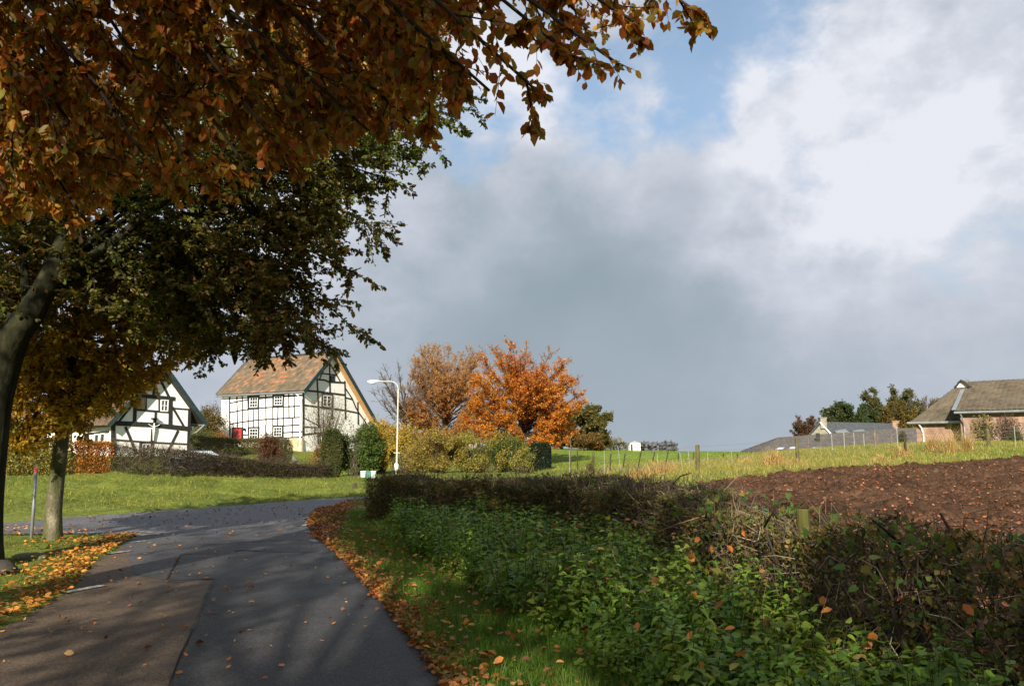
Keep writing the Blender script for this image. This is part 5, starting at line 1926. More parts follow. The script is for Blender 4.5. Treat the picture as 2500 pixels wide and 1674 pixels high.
# hedges ----------------------------------------------------------------
def hedge(name, path, h, w, pal, dens, leaf, label, seed=0, twig_dens=0, mat=None, tmpl=T_RHOMB, top_var=.1, holes=0.0, see=None, cat='hedge', twcol=1.3, shell=.5, tl=.35, tr=.006, bias=None):
    """path: list of (x, y); h either a number or a list along the path"""
    path = [np.array(q, float) for q in path]
    hs = [h] * len(path) if np.isscalar(h) else list(h)
    ws = [w] * len(path) if np.isscalar(w) else list(w)
    seg = [np.linalg.norm(path[i + 1] - path[i]) for i in range(len(path) - 1)]
    tot = sum(seg)
    cum = np.concatenate([[0], np.cumsum(seg)])
    c0 = path[0]
    root = empty(name, (c0[0], c0[1], tz1(c0[0], c0[1])), label, cat)

    def place(n, tmin=0.0, surf=True, bias=bias):
        s = U(0, tot, n) if bias is None else bias(n, tot)
        px_ = np.array([np.interp(s, cum, [q[0] for q in path]), np.interp(s, cum, [q[1] for q in path])]).T
        s2 = np.clip(s + .2, 0, tot)
        s1 = np.clip(s - .2, 0, tot)
        tx = np.interp(s2, cum, [q[0] for q in path]) - np.interp(s1, cum, [q[0] for q in path])
        ty = np.interp(s2, cum, [q[1] for q in path]) - np.interp(s1, cum, [q[1] for q in path])
        tn = unit(np.stack([tx, ty], 1))
        nn = np.stack([-tn[:, 1], tn[:, 0]], 1)
        H = np.interp(s, cum, hs) * (1 + top_var * (fbm(s, s * 0, 1.1, seed, 3) - .5) * 2)
        W = np.interp(s, cum, ws) / 2
        a = U(-1, 1, n)
        b = U(0, 1, n)
        if surf:
            m = U(0, 1, n)
            front = m < .45
            top = (m >= .45) & (m < .68)
            a = np.where(front, np.sign(a) * (1 - shell * U(0, 1, n) ** 2), a)
            b = np.where(top, 1 - .25 * U(0, 1, n) ** 2, b)
        bul = 1 + .15 * (fbm(s, b * 2, 1.4, seed + 4, 2) - .5)
        P = np.stack([px_[:, 0] + nn[:, 0] * a * W * bul, px_[:, 1] + nn[:, 1] * a * W * bul, np.zeros(n)], 1)
        P[:, 2] = tz(P[:, 0], P[:, 1]) + b * H
        out = np.stack([nn[:, 0] * a, nn[:, 1] * a, b - .3], 1)
        return P, out, s, b, tn
    n = int(dens * tot)
    P, out, s, b, _ = place(n)
    if holes:
        keep = (noise3(P, 2.6, seed + 8) > .5 - .12 * (1 - holes)) | (U(0, 1, n) < 1 - holes)
        P, out = P[keep], out[keep]
    n = len(P)
    a = unit(RNG.normal(0, 1, (n, 3)) + out * .8)
    nr = unit(out + RNG.normal(0, .6, (n, 3)))
    v, f, c = leaf_arrays(P, a, nr, leaf * U(.6, 1.3, n), pick(pal, P, s=.9, seed=seed, spread=.3, jit=.25), tmpl)
    np_mesh('foliage', v, f, mat or M_LEAFD, root, cols=c)
    if twig_dens:
        m = int(twig_dens * tot)
        P, out, s, b, tn = place(m, surf=False)
        d = unit(RNG.normal(0, .75, (m, 3)) + np.array([0, 0, .5]) * np.where(U(0, 1, m) < .75, 1, -.3)[:, None] + out * .2)
        L = tl * np.where(U(0, 1, m) < .04, 1.9, 1) * U(.4, 1.3, m)
        Q = P + d * L[:, None]
        R = Q + unit(d + RNG.normal(0, .9, (m, 3))) * (L * .7)[:, None]
        col = np.clip(C_TWIG * twcol * np.exp(RNG.normal(-.1, .6, (m, 1))), 0, 1)
        v, f, c = join([seg_arrays(P, Q, tr, tr * .7, col), seg_arrays(Q, R, tr * .7, tr * .3, col)])
        np_mesh('twigs', v, f, M_TWIG, root, cols=c)
    return root


def gp2(px, Y):
    q = gpos(px, Y)
    return (q[0], q[1])


PB = [(.060, .045, .020), (.09, .06, .028), (.05, .05, .016), (.12, .075, .03)]
hedge('brown_hedge', [gp2(425, 36.5), gp2(500, 38), gp2(600, 40.5), gp2(700, 43), gp2(790, 45.5)], [1.25, 1.15, 1.0, .85, .9], .9, PB, 2600, .055, 'low clipped brown hedge along the grass bank below the houses', seed=3, twig_dens=500, top_var=.12)
hedge('beech_hedge', [gp2(172, 33), gp2(215, 33.6), gp2(262, 34.2)], 1.35, .9, [(.40, .13, .02), (.30, .10, .018), (.48, .20, .03), (.22, .08, .016)], 3300, .075, 'copper-orange beech hedge section beside the slim trunk', seed=5, twig_dens=200, tmpl=T_LEAF)
hedge('privet_hedge', [gp2(-120, 31), gp2(40, 31.8), gp2(165, 32.8)], 1.4, .9, [(.24, .19, .025), (.13, .13, .02), (.34, .22, .03), (.10, .11, .02)], 2300, .08, 'yellow-green leafy hedge at the far left behind the big trunk', seed=6, twig_dens=150, tmpl=T_LEAF)
hedge('thin_hedge', [gp2(264, 34.3), gp2(330, 35), gp2(390, 35.9), gp2(430, 36.5)], [1.4, 1.15, 1.2, 1.2], .7, [(.07, .06, .018), (.05, .065, .016), (.11, .075, .025)], 1500, .055, 'thin see-through hedge in front of the cottage gable', seed=7, twig_dens=800, holes=.75, twcol=2.2)
hedge('garden_hedge', [gp2(480, 58), gp2(560, 61), gp2(640, 64), gp2(690, 66)], [1.3, 1.2, 1.2, 1.1], 1.3, [(.075, .075, .02), (.10, .09, .028), (.06, .07, .018)], 2200, .07, 'upper olive-green hedge in front of the red door', seed=8, twig_dens=60, top_var=.06)

# the long rough hedgerow on the right of the lane
HR = [(-2.95, 18.3), (-1.55, 16.5), (.1, 14.6), (1.35, 12.4), (2.0, 9.6), (2.25, 7.2), (2.35, 5.4), (2.75, 4.0), (3.3, 2.0)]


def hr_top(x, y):
    return 0


hedge('hawthorn_hedge', HR, [.92, .90, .87, .86, .84, .86, .90, .90, .92], [1.0, 1.1, 1.1, 1.0, .8, .6, .45, .4, .4],
      [(.12, .10, .03), (.18, .13, .04), (.09, .14, .03), (.26, .12, .04), (.12, .19, .035), (.30, .15, .05)], 8500, .040, 'long rough thorn hedge running along the right side of the lane', seed=13, twig_dens=2100, holes=.6, bias=lambda n, tot: tot * np.where(U(0, 1, n) < .30, U(0, 1, n), U(0, .66, n)), twcol=3.0, top_var=.16, tl=.15, tr=.0045, shell=.8)


def hedge_stems():
    o = None
    root = [q for q in bpy.data.objects if q.name.startswith('hawthorn_hedge')][0]
    mb = MB()
    cum = np.concatenate([[0], np.cumsum([np.linalg.norm(np.subtract(HR[i + 1], HR[i])) for i in range(len(HR) - 1)])])
    rnd = random.Random(5)
    for i in range(85):
        s = cum[-1] * (rnd.random() ** .8)
        x = np.interp(s, cum, [q[0] for q in HR]) + rnd.uniform(-.2, .2)
        y = np.interp(s, cum, [q[1] for q in HR]) + rnd.uniform(-.1, .1)
        z = tz1(x, y)
        h = rnd.uniform(.55, .95)
        a = np.array([x, y, z - .05])
        pts = [a]
        dx, dy = rnd.uniform(-.25, .25), rnd.uniform(-.25, .25)
        for k in range(1, 5):
            pts.append(a + np.array([dx * k / 4 + rnd.uniform(-.05, .05), dy * k / 4 + rnd.uniform(-.05, .05), h * k / 4]))
        r = rnd.uniform(.012, .03)
        mb.tube(pts, [r, r * .9, r * .8, r * .7, r * .6], 6)
        for j in range(2):
            q = pts[rnd.randint(2, 4)]
            e = q + np.array([rnd.uniform(-.35, .35), rnd.uniform(-.35, .35), rnd.uniform(-.05, .25)])
            m = (q + e) / 2 + np.array([0, 0, rnd.uniform(-.05, .08)])
            mb.tube([q, m, e], [r * .55, r * .45, r * .25], 5)
    mb.build('stems', M_BARKDK, root, smooth=True)


hedge_stems()


def hedge_climbers():
    root = [q for q in bpy.data.objects if q.name.startswith('hawthorn_hedge')][0]
    n = 5000
    cum = np.concatenate([[0], np.cumsum([np.linalg.norm(np.subtract(HR[i + 1], HR[i])) for i in range(len(HR) - 1)])])
    s_ = cum[-1] * U(.05, 1, n)
    x = np.interp(s_, cum, [q[0] for q in HR]) + RNG.normal(0, .26, n)
    y = np.interp(s_, cum, [q[1] for q in HR]) + RNG.normal(0, .1, n)
    z = tz(x, y) + U(.15, 1.0, n)
    P = np.stack([x, y, z], 1)
    k = noise3(P, 2.2, 5) > .50
    P = P[k]
    m = len(P)
    v, f, c = leaf_arrays(P, unit(RNG.normal(0, 1, (m, 3)) + np.array([0, -.2, -.3])), unit(RNG.normal(0, .6, (m, 3)) + np.array([-.3, -.4, .7])), .062 * U(.5, 1.3, m),
                          pick([(.07, .14, .025), (.12, .20, .03), (.05, .11, .02), (.20, .17, .03)], P, s=2, seed=4), T_HEART)
    np_mesh('climbing_leaves', v, f, M_NETTLE, root, cols=c)


hedge_climbers()


# ------------------------------------------------------------------ ground cover
def scatter(poly, n, dens=None):
    poly = np.array(poly, float)
    lo, hi = poly.min(0), poly.max(0)
    X, Y = [], []
    c = 0
    while c < n:
        x, y = U(lo[0], hi[0], n), U(lo[1], hi[1], n)
        k = inside(poly, x, y)
        if dens is not None:
            k &= U(0, 1, n) < dens(x, y)
        X.append(x[k])
        Y.append(y[k])
        c += k.sum()
    return np.concatenate(X)[:n], np.concatenate(Y)[:n]


def onto(x, y, dz=0.0):
    return np.stack([x, y, tz(x, y) + dz], 1)


not_road = lambda x, y: (~inside(lane_poly, x, y)) & (~inside(cross_poly, x, y))


def grass(name, poly, n, h, w, pal, label, dens=None, lean=.6, s=.8, seed=0):
    x, y = scatter(poly, n, dens)
    P = onto(x, y, -.04)
    P[:, 2] += (fbm(x, y, 1.3, 5, 3) - .55) * (.09 + .34 * ((y > 19.5) & (y < 46) & (x < -2)))
    hh = h * U(.5, 1.3, n) * (.6 + .8 * fbm(x, y, 1.2, seed, 3))
    cols = pick(pal, P, s=s, seed=seed, spread=.3, jit=.2)
    v, f, c = blade_arrays(P, hh, w * U(.6, 1.3, n), lean, cols)
    o = np_mesh(name, v, f, M_GRASS, cols=c)
    return tag(o, label, 'grass', None, 'stuff')


GV = [(.05, .10, .014), (.08, .14, .018), (.12, .17, .022), (.06, .10, .016), (.16, .16, .03)]
verge_r = [(-4.6, 17.9), (-4.3, 16.0), (-3.7, 14.2), (-3.0, 12.3), (-2.2, 10.7), (-1.7, 9.0), (-1.25, 7.8), (-.85, 6.6), (-.45, 5.5), (.2, 3.6), (1.0, 1.0), (2.6, 1.0), (2.2, 5), (1.9, 8), (1.2, 11.5), (-.5, 14.5), (-2.5, 17.5), (-3.0, 20), (-4.3, 19)]


def dist_dens(x, y):
    return np.clip(7 / np.maximum(y, 4), .15, 1) * not_road(x, y)


grass('verge_grass', verge_r, 70000, .16, .006, [(.07, .16, .016), (.11, .22, .022), (.16, .26, .03), (.07, .13, .016), (.20, .22, .05)], 'green grass of the verge between lane and thorn hedge', dens=dist_dens, seed=4)
verge_l = [(-30, 17.8), (-20, 17), (-12, 16.4), (-9.2, 16.0), (-8.0, 15.6), (-6.9, 14.6), (-6.5, 12.9), (-5.9, 10.0), (-5.5, 8.4), (-5.1, 7.0), (-4.5, 5), (-12, 5), (-30, 8)]
grass('verge_grass', verge_l, 50000, .09, .007, [(.09, .14, .02), (.13, .18, .024), (.10, .12, .02), (.17, .17, .03)], 'short sunlit grass under the trees left of the lane', dens=lambda x, y: np.clip(9 / np.maximum(y, 4), .2, 1) * (x > -14 - 0 * y) * not_road(x, y), seed=6)
bank = [(-26, 19.2), (-12.8, 19.6), (-10.2, 21.2), (-6.6, 24.4), (-5.0, 26.5), (-2.4, 30.6), (-.5, 39), (-1.5, 44), (-11, 46), (-16, 41), (-22, 34), (-34, 31)]
GB = [(.05, .085, .014), (.11, .16, .022), (.22, .25, .035), (.33, .29, .06), (.07, .11, .016), (.25, .26, .04)]
grass('bank_grass', bank, 150000, .095, .012, GB, 'long sunlit grass on the bank below the hedges', dens=lambda x, y: np.clip(24 / np.maximum(y, 4), .2, 1) * not_road(x, y), seed=8, lean=.8, s=.5)
grass('bank_grass', bank, 16000, .20, .012, GB[2:], 'taller yellowish tufts standing out of the bank grass', dens=lambda x, y: np.clip(24 / np.maximum(y, 4), .2, 1) * not_road(x, y) * (fbm(x, y, .9, 88, 2) > .52), seed=28, lean=1.0, s=.5)
garden = [(-26, 46), (-12, 46), (-8, 52), (-16, 66), (-28, 66)]
grass('garden_grass', garden, 22000, .12, .03, GB, 'garden lawn between the brown hedge and the house', seed=9)
# rough grass between hedge and meadow, and the strip in front of the barn
rough = [(-2.5, 20.5), (0.5, 17), (3.2, 17.3), tuple(at(1640, 1178, 19.8)[:2]), tuple(at(2000, 1141, 25.2)[:2]), tuple(at(2500, 1113, 31.2)[:2]), (34, 33), (44, 36), (46, 52), (30, 54), (22, 50), (14, 46), (6, 48), (1, 48), (5.5, 44), (3, 36), (-.5, 30)]
GR = [(.12, .19, .022), (.18, .25, .03), (.32, .27, .08), (.46, .33, .12), (.16, .22, .03), (.36, .26, .09), (.14, .20, .026)]


def r_dens(x, y):
    return not_road(x, y) * np.clip(26 / y, .3, 1)


grass('rough_grass', rough, 100000, .20, .013, GR, 'rough yellowing grass between the ploughed field and meadow', dens=r_dens, seed=11, lean=.7, s=.25)
grass('meadow_grass', [(2, 48), (46, 48), (60, 90), (5, 95)], 60000, .10, .05, [(.12, .185, .022), (.17, .24, .03), (.14, .20, .024)], 'fresh green meadow grass running to the skyline', seed=12)


def tuft(name, px, Y, h, n, label, spread=.35, cat='grass tuft', pal=None, group=None):
    q = gpos(px, Y)
    an = U(0, 2 * math.pi, n)
    r = spread * U(0, 1, n) ** .7
    n = n // 2
    an, r = an[:n], r[:n]
    P = np.stack([q[0] + np.cos(an) * r, q[1] + np.sin(an) * r, np.full(n, q[2])], 1)
    h = h * np.exp(-(r / spread) ** 2)
    cols = pick(pal or [(.42, .28, .10), (.52, .38, .16), (.32, .20, .07)], P, s=2, seed=5, spread=.4)
    v, f, c = blade_arrays(P, h * U(.6, 1.35, n), .016 * U(.5, 1.2, n), .9, cols)
    o = np_mesh(name, v, f, M_GRASS, cols=c)
    return tag(o, label, cat, group)


for (px, Y, h, n, lab) in ((1610, 24, .55, 900, 'straw-coloured grass tuft in front of the nearest fence post'), (1560, 23, .45, 700, 'brown grass tuft at the left end of the ploughed field'),
                           (1890, 27, .85, 700, 'tall pale grass sheaf left of the second fence post'), (1945, 27.5, .35, 500, 'short brown tuft around the foot of the second fence post'),
                           (2205, 33, .7, 700, 'bleached grass tuft left of the dark fence post'), (2280, 36, 1.3, 450, 'tall pale stalks before the left wing of the barn'), (2320, 34, 1.5, 350, 'tall pale reed stalks below the barn downpipe'),
                           (2360, 35, 1.2, 500, 'tall pale grass clump below the brick barn wall'), (1480, 38, .5, 600, 'pale tuft in the rough grass beside the meadow'), (1640, 30, .5, 600, 'straw tuft behind the nearest fence post'),
                           (1820, 38, .4, 400, 'pale round tuft at the meadow edge'), (2150, 29, .4, 500, 'low brown tuft at the edge of the ploughed field')):
    tuft('grass_tuft', px, Y, h, n, lab, spread=.45 if h < 1 else .3, group='pale grass tufts')

# nettles ------------------------------------------------------------------
nettle_poly = [(-.1, 7.6), (-.7, 10.0), (-1.6, 12.6), (-2.4, 15.8), (-2.4, 16.9), (-.6, 15.3), (.9, 13.0), (1.6, 11), (1.95, 8), (2.1, 6), (2.55, 4.2), (3.3, 2.4), (3.1, 1.3), (1.9, 1.9), (1.45, 3.4), (1.0, 4.7), (.6, 6.2)]


def nettles():
    n = 1750
    x, y = scatter(nettle_poly, n, lambda a, b: np.clip(fbm(a, b, 1.1, 19, 2) * 1.7 - .1, .2, 1))
    P = onto(x, y)
    H = U(.34, .66, n) * (.35 + 1.25 * fbm(x, y, .8, 33, 2) ** 1.1)
    # the patch is lower towards the road
    lean = RNG.normal(0, .16, (n, 2))
    top = P + np.stack([lean[:, 0] * H, lean[:, 1] * H, H], 1)
    v1, f1, c1 = seg_arrays(P, top, .0035, .002, np.array([.07, .10, .025]))
    A = []
    K = 9
    pal = [(.08, .17, .02), (.14, .26, .03), (.22, .34, .035), (.09, .19, .03), (.30, .36, .045)]
    Ps, As, Ns, Ss, Cs = [], [], [], [], []
    base_c = pick(pal, P, s=.9, seed=3, spread=.3, jit=.2)
    for k in range(K):
        t = .22 + .78 * k / (K - 1)
        for sgn in (0, math.pi):
            an = k * math.pi / 2 + sgn + x * 7 + U(-.35, .35, n)
            el = U(-.55, .25, n) + .35 * (k == K - 1)
            a = np.stack([np.cos(an) * np.cos(el), np.sin(an) * np.cos(el), np.sin(el)], 1)
            q = P + (top - P) * t + a * .018
            Ps.append(q)
            As.append(a)
            Ns.append(unit(np.array([0, 0, 1.]) + RNG.normal(0, .25, (n, 3))))
            sz = (.092 * (1.15 - .5 * t)) * U(.7, 1.25, n)
            Ss.append(sz)
            yel = (U(0, 1, (n, 1)) < .03)
            Cs.append(np.where(yel, np.array([.34, .26, .05]), base_c * U(.75, 1.3, (n, 1))))
    P_, A_, N_, S_, C_ = map(np.concatenate, (Ps, As, Ns, Ss, Cs))
    keep = U(0, 1, len(P_)) < .88
    v2, f2, c2 = leaf_arrays(P_[keep], A_[keep], N_[keep], S_[keep], C_[keep], T_HEART, .95)
    v, f, c = join([(v1, f1, c1), (v2, f2, c2)])
    o = np_mesh('nettle_patch', v, f, M_NETTLE, cols=c)
    tag(o, 'dense green stinging nettles in front of the thorn hedge', 'nettles', None, 'stuff')


nettles()


def weeds():
    n = 26000
    x, y = scatter([(-2.8, 16.4), (-2.6, 14.5), (-1.6, 12.0), (-.6, 9.5), (.1, 7.0), (.75, 4.8), (1.3, 3.0), (2.6, 2.0), (2.6, 4.5), (2.0, 8), (1.5, 12), (-1, 15.6)], n,
                   lambda a, b: np.clip(9 / np.maximum(b, 4), .3, 1) * np.clip(fbm(a, b, 1.6, 61, 2) * 2.4 - .6, .05, 1))
    P = onto(x, y) + np.stack([np.zeros(n), np.zeros(n), U(.02, .30, n) * (.4 + fbm(x, y, 1.3, 8, 2))], 1)
    a = unit(RNG.normal(0, 1, (n, 3)) * np.array([1, 1, .5]))
    nr = unit(np.array([0, 0, 1.]) + RNG.normal(0, .5, (n, 3)))
    cols = pick([(.10, .19, .02), (.17, .27, .03), (.25, .31, .04), (.08, .15, .02), (.30, .26, .05)], P, s=1.4, seed=17, spread=.3)
    v, f, c = leaf_arrays(P, a, nr, .038 * U(.5, 1.4, n), cols, T_LEAF, 1.3)
    tag(np_mesh('low_weeds', v, f, M_NETTLE, cols=c), 'low small-leaved weeds at the edge of the nettles', 'weeds', None, 'stuff')


weeds()


def dead_stalks():
    n = 330
    x, y = scatter([(-2.5, 15.5), (-1.5, 13), (.2, 9.5), (1.2, 4.8), (1.6, 3), (3.0, 2.4), (2.4, 6), (2.2, 9), (1.5, 12.6), (-1, 16.2)], n)
    P = onto(x, y)
    d = unit(RNG.normal(0, .45, (n, 3)) * np.array([1, 1, .2]) + np.array([0, 0, 1]))
    L = U(.4, .95, n)
    mid = P + d * (L * .5)[:, None]
    e = mid + unit(d + RNG.normal(0, .3, (n, 3))) * (L * .5)[:, None]
    col = np.clip(np.array([.26, .18, .08]) * U(.4, 1.4, (n, 1)), 0, 1)
    v, f, c = join([seg_arrays(P, mid, .0022, .002, col), seg_arrays(mid, e, .002, .001, col)])
    o = np_mesh('dry_stalks', v, f, M_TWIG, cols=c)
    tag(o, 'thin dry stalks standing among the nettles', 'dry stalks', None, 'stuff')


dead_stalks()


# fallen leaves -----------------------------------------------------------
def litter(name, x, y, size, pal, label, dz=.012, tilt=.35, zf=None, tmpl=T_FALL, jit=.25):
    n = len(x)
    P = np.stack([x, y, (zf(x, y) if zf else tz(x, y)) + dz + U(0, .012, n)], 1)
    an = U(0, 2 * math.pi, n)
    a = np.stack([np.cos(an), np.sin(an), RNG.normal(0, tilt * .4, n)], 1)
    nr = unit(np.array([0, 0, 1.]) + RNG.normal(0, tilt, (n, 3)))
    v, f, c = leaf_arrays(P, a, nr, size * .88 * U(.45, 1.3, n), pick(pal, n=n, jit=jit), tmpl)
    o = np_mesh(name, v, f, M_FALL, cols=c)
    return tag(o, label, 'fallen leaves', None, 'stuff')


PL = [(.34, .10, .022), (.46, .18, .035), (.26, .075, .025), (.40, .13, .03), (.52, .26, .06), (.18, .07, .035)]
PLY = [(.42, .18, .025), (.48, .25, .035), (.36, .13, .02), (.44, .16, .025), (.26, .09, .02), (.5, .3, .05)]


def edge_band(line, n, sig, off=0.0):
    """points scattered beside a polyline"""
    line = np.array(line, float)
    d = np.linalg.norm(np.diff(line, axis=0), axis=1)
    cum = np.concatenate([[0], np.cumsum(d)])
    # more of them near the camera is not wanted: even along the length
    s = U(0, cum[-1], n)
    x = np.interp(s, cum, line[:, 0])
    y = np.interp(s, cum, line[:, 1])
    i = np.clip(np.searchsorted(cum, s) - 1, 0, len(d) - 1)
    t = (line[i + 1] - line[i]) / d[i][:, None]
    o = np.abs(RNG.normal(0, sig, n)) + off
    return x, y, t, o


er = [(1.25, 0)] + [p_ for p_ in lane_right[3:]] + [G2(754, 1277), G2(768, 1256), G2(808, 1241), G2(850, 1224)]
x, y, t, o = edge_band(er, 6500, .17, -.03)
x, y = x + t[:, 1] * o, y - t[:, 0] * o
k = np.ones(len(x), bool)
litter('leaf_litter', x, y, .07, PL, 'rust-orange leaves drifted along the right edge of the lane', tilt=.5, dz=.03)
x, y, t, o = edge_band(er, 1500, .7, .0)
x, y = x + t[:, 1] * o, y - t[:, 0] * o
litter('leaf_litter', x, y, .075, PL, 'loose orange leaves lying in the grass of the right verge', tilt=.5, dz=.09)
x, y = scatter([G2(745, 1290), G2(770, 1252), G2(808, 1241), G2(860, 1235), G2(840, 1290), G2(790, 1320)], 2200)
litter('leaf_litter', x, y, .07, [(.30, .10, .03), (.38, .15, .04), (.22, .08, .03)], 'brown-red leaves heaped on the verge corner at the junction', tilt=.5, dz=.07)
el = [G2(*q) for q in ((338, 1304), (300, 1327), (235, 1366), (174, 1440), (94, 1482), (0, 1531), (-200, 1620))]
x, y, t, o = edge_band(el, 2000, .36, .0)
x, y = x + t[:, 1] * o, y - t[:, 0] * o
litter('leaf_litter', x, y, .075, PLY, 'golden-orange leaves along the left edge of the lane', tilt=.4, dz=.035)
x, y = scatter(verge_l, 2600, lambda a, b: (a > -13) * np.clip(fbm(a, b, .8, 2, 2) * 2 - .5, .1, 1))
litter('leaf_litter', x, y, .075, PLY, 'scattered golden leaves on the left grass verge under the trees', tilt=.4, dz=.06)


def lane_leaf_dens(a, b):
    return np.where(b < 16, .35 + .65 * np.clip(fbm(a, b, .8, 3, 2) * 2 - .6, 0, 1), .6)


x, y = scatter([G2(*q) for q in ((1080, 1670), (1000, 1550), (900, 1430), (780, 1325), (750, 1280), (340, 1304), (240, 1370), (100, 1482), (-300, 1670))], 230, lane_leaf_dens)
litter('road_leaves', x, y, .07, PL + [(.5, .3, .12)], 'single brown and orange leaves scattered on the lane', tilt=.3, dz=.014)
x, y = scatter([G2(*q) for q in ((9, 1300), (330, 1302), (745, 1276), (770, 1256), (700, 1226), (423, 1246), (9, 1277))], 360)
litter('road_leaves', x, y, .075, [(.16, .06, .03), (.22, .07, .03), (.36, .16, .04)], 'dark red-brown leaves scattered over the crossing road', tilt=.35, dz=.014)
x, y = scatter(field_poly, 52000, lambda a, b: (b > 4) * np.clip(13 / np.maximum(b, 7), .3, 1) * (a < 36) * np.clip(fbm(a, b, .7, 12, 2) * 2 - .35, .1, 1))
litter('field_leaves', x, y, .07, [(.20, .06, .022), (.30, .10, .035), (.15, .06, .03), (.34, .18, .08), (.30, .085, .025), (.12, .045, .02)], 'reddish and tan leaves strewn over the ploughed field', tilt=.45, dz=.02, zf=fieldz)
# leaves caught in the nettles and hedge
n = 130
x, y = scatter([(1.2, 4), (.2, 8), (-.5, 11), (1.5, 12.5), (2.2, 8), (2.6, 4.2)], n)
P = onto(x, y) + np.stack([np.zeros(n), np.zeros(n), U(.15, .75, n)], 1)
v, f, c = leaf_arrays(P, unit(RNG.normal(0, 1, (n, 3))), unit(RNG.normal(0, 1, (n, 3)) + np.array([0, 0, .5])), .075, pick([(.42, .12, .03), (.55, .22, .05)], n=n), T_FALL)
tag(np_mesh('caught_leaves', v, f, M_FALL, cols=c), 'orange leaves caught among the nettles and hedge twigs', 'fallen leaves', None, 'stuff')


# ------------------------------------------------------------------ small objects
def street_lamp():
    Y = 42
    q = gpos(968, Y)
    zt = zat(931, Y)
    root = empty('street_lamp', tuple(q), 'cream street lamp with a curved arm and flat oval head', 'street lamp')
    x, y, z = q
    MB().tube([(x, y, z - .1), (x, y, z + 1.2), (x, y, z + 1.25), (x, y, zt - .4)], [.062, .056, .042, .036], 12).build('pole', M_POLE, root, smooth=True)
    arc = []
    for i in range(9):
        a = i / 8 * math.pi / 2
        arc.append((x - .42 + .42 * math.cos(a), y - .0, zt - .42 + .42 * math.sin(a)))
    x_end = at(928, 930, Y)[0]
    MB().tube(arc + [(x_end, y, zt + .01)], .030, 10).build('arm', M_POLE, root, smooth=True)
    x0, x1 = at(897, 930, Y)[0], at(930, 930, Y)[0]
    L = x1 - x0
    hd = MB()
    hd.tube([(x0 - .01, y, zt - .02), (x0 + .04, y, zt - .01), (x0 + L * .35, y, zt), (x0 + L * .7, y, zt), (x1, y, zt + .01)], [.025, .075, .115, .095, .04], 14)
    h = hd.build('lamp_head', M_WOODW, root, smooth=True)
    for v in h.data.vertices:
        v.co.z = (v.co.z + root.location.z * 0 - zt) * .75 + zt if v.co.z > zt else (v.co.z - zt) * .55 + zt
    MB().tube([(x0 + .06, y, zt - .05), (x0 + L * .35, y, zt - .075), (x0 + L * .62, y, zt - .06)], [.03, .09, .05], 10).build('lamp_glass', M_SKYL, root, smooth=True)
    MB().box((x - .16, y - .08, zat(1105, Y) - .02), (x + .16, y + .0, zat(1105, Y) + .02)).build('bracket', M_POLE, root)
    MB().tube([(x, y - .1, zat(1150, Y)), (x, y - .12, zat(1143, Y)), (x, y - .12, zat(1133, Y)), (x, y - .1, zat(1130, Y))], [.05, .12, .12, .05], 10).build('junction_box', M_WOODW, root, smooth=True)


street_lamp()


def sign_post():
    q = gnd(77, 1312, 0)
    q = np.array([q[0], q[1], 0])
    top = at(89, 1140, q[1])
    root = empty('sign_post', (q[0], q[1], 0), 'thin grey metal post with a small red cap beside the slim trunk', 'post')
    MB().tube([q - np.array([0, 0, .2]), (top[0], top[1], top[2])], .028, 10).build('pole', M_ZINC, root, smooth=True)
    MB().obox(np.array([top[0] + .01, top[1] - .03, top[2] - .04]), np.array([.032, 0, 0]), np.array([0, .006, 0]), np.array([0, 0, .035])).build('reflector', M_RED, root)


sign_post()


def post(name, px, Y, ptop, r, lean, label, mat, group=None, n=8):
    q = gpos(px, Y)
    zt = zat(ptop, Y)
    mb = MB()
    e = np.array([q[0] + lean * (zt - q[2]), q[1], zt])
    m = (q + e) / 2 + np.array([r * .2, 0, 0])
    mb.tube([q - np.array([0, 0, .2]), m, e - np.array([0, 0, .01]), e], [r, r * .97, r * .93, r * .8], n)
    o = mb.build(name, mat, None, smooth=False)
    return tag(o, label, 'post', group)


def field_fence():
    spec = ((1703, 24, 1085, .065, .02), (1948, 28, 1066, .065, -.01), (2211, 33, 1053, .06, -.0), (2414, 38, 1046, .085, .0))
    qs = [gpos(s[0], s[1]) for s in spec]
    root = empty('field_fence', tuple(qs[0]), 'wire fence with four weathered posts along the ploughed field', 'fence')
    tops = []
    for s, q in zip(spec, qs):
        zt = zat(s[2], s[1])
        e = np.array([q[0] + s[4], q[1], zt])
        tops.append((q, e))
        MB().tube([q - np.array([0, 0, .2]), (q + e) / 2 + np.array([.01, 0, 0]), e - np.array([0, 0, .03]), e], [s[3], s[3] * .97, s[3] * .95, s[3] * .7], 10).build('post', M_POST if s[0] != 2211 else M_BARKDK, root)
    w = MB()
    ext = [gpos(1450, 22)] + qs + [gpos(2560, 42)]
    hs = [1.0] + [t[1][2] - t[0][2] for t in tops] + [1.1]
    for fr in (.45, .75, .93):
        for i in range(len(ext) - 1):
            a = ext[i] + np.array([0, 0, hs[i] * fr])
            b = ext[i + 1] + np.array([0, 0, hs[i + 1] * fr])
            w.tube([a, (a + b) / 2 - np.array([0, 0, .04]), b], .004, 4)
    w.build('wire', M_ZINC, root)
    MB().tube([ext[0] - np.array([0, 0, .2]), ext[0] + np.array([0, 0, 1.0])], .03, 8).build('post', M_POST, root)


field_fence()
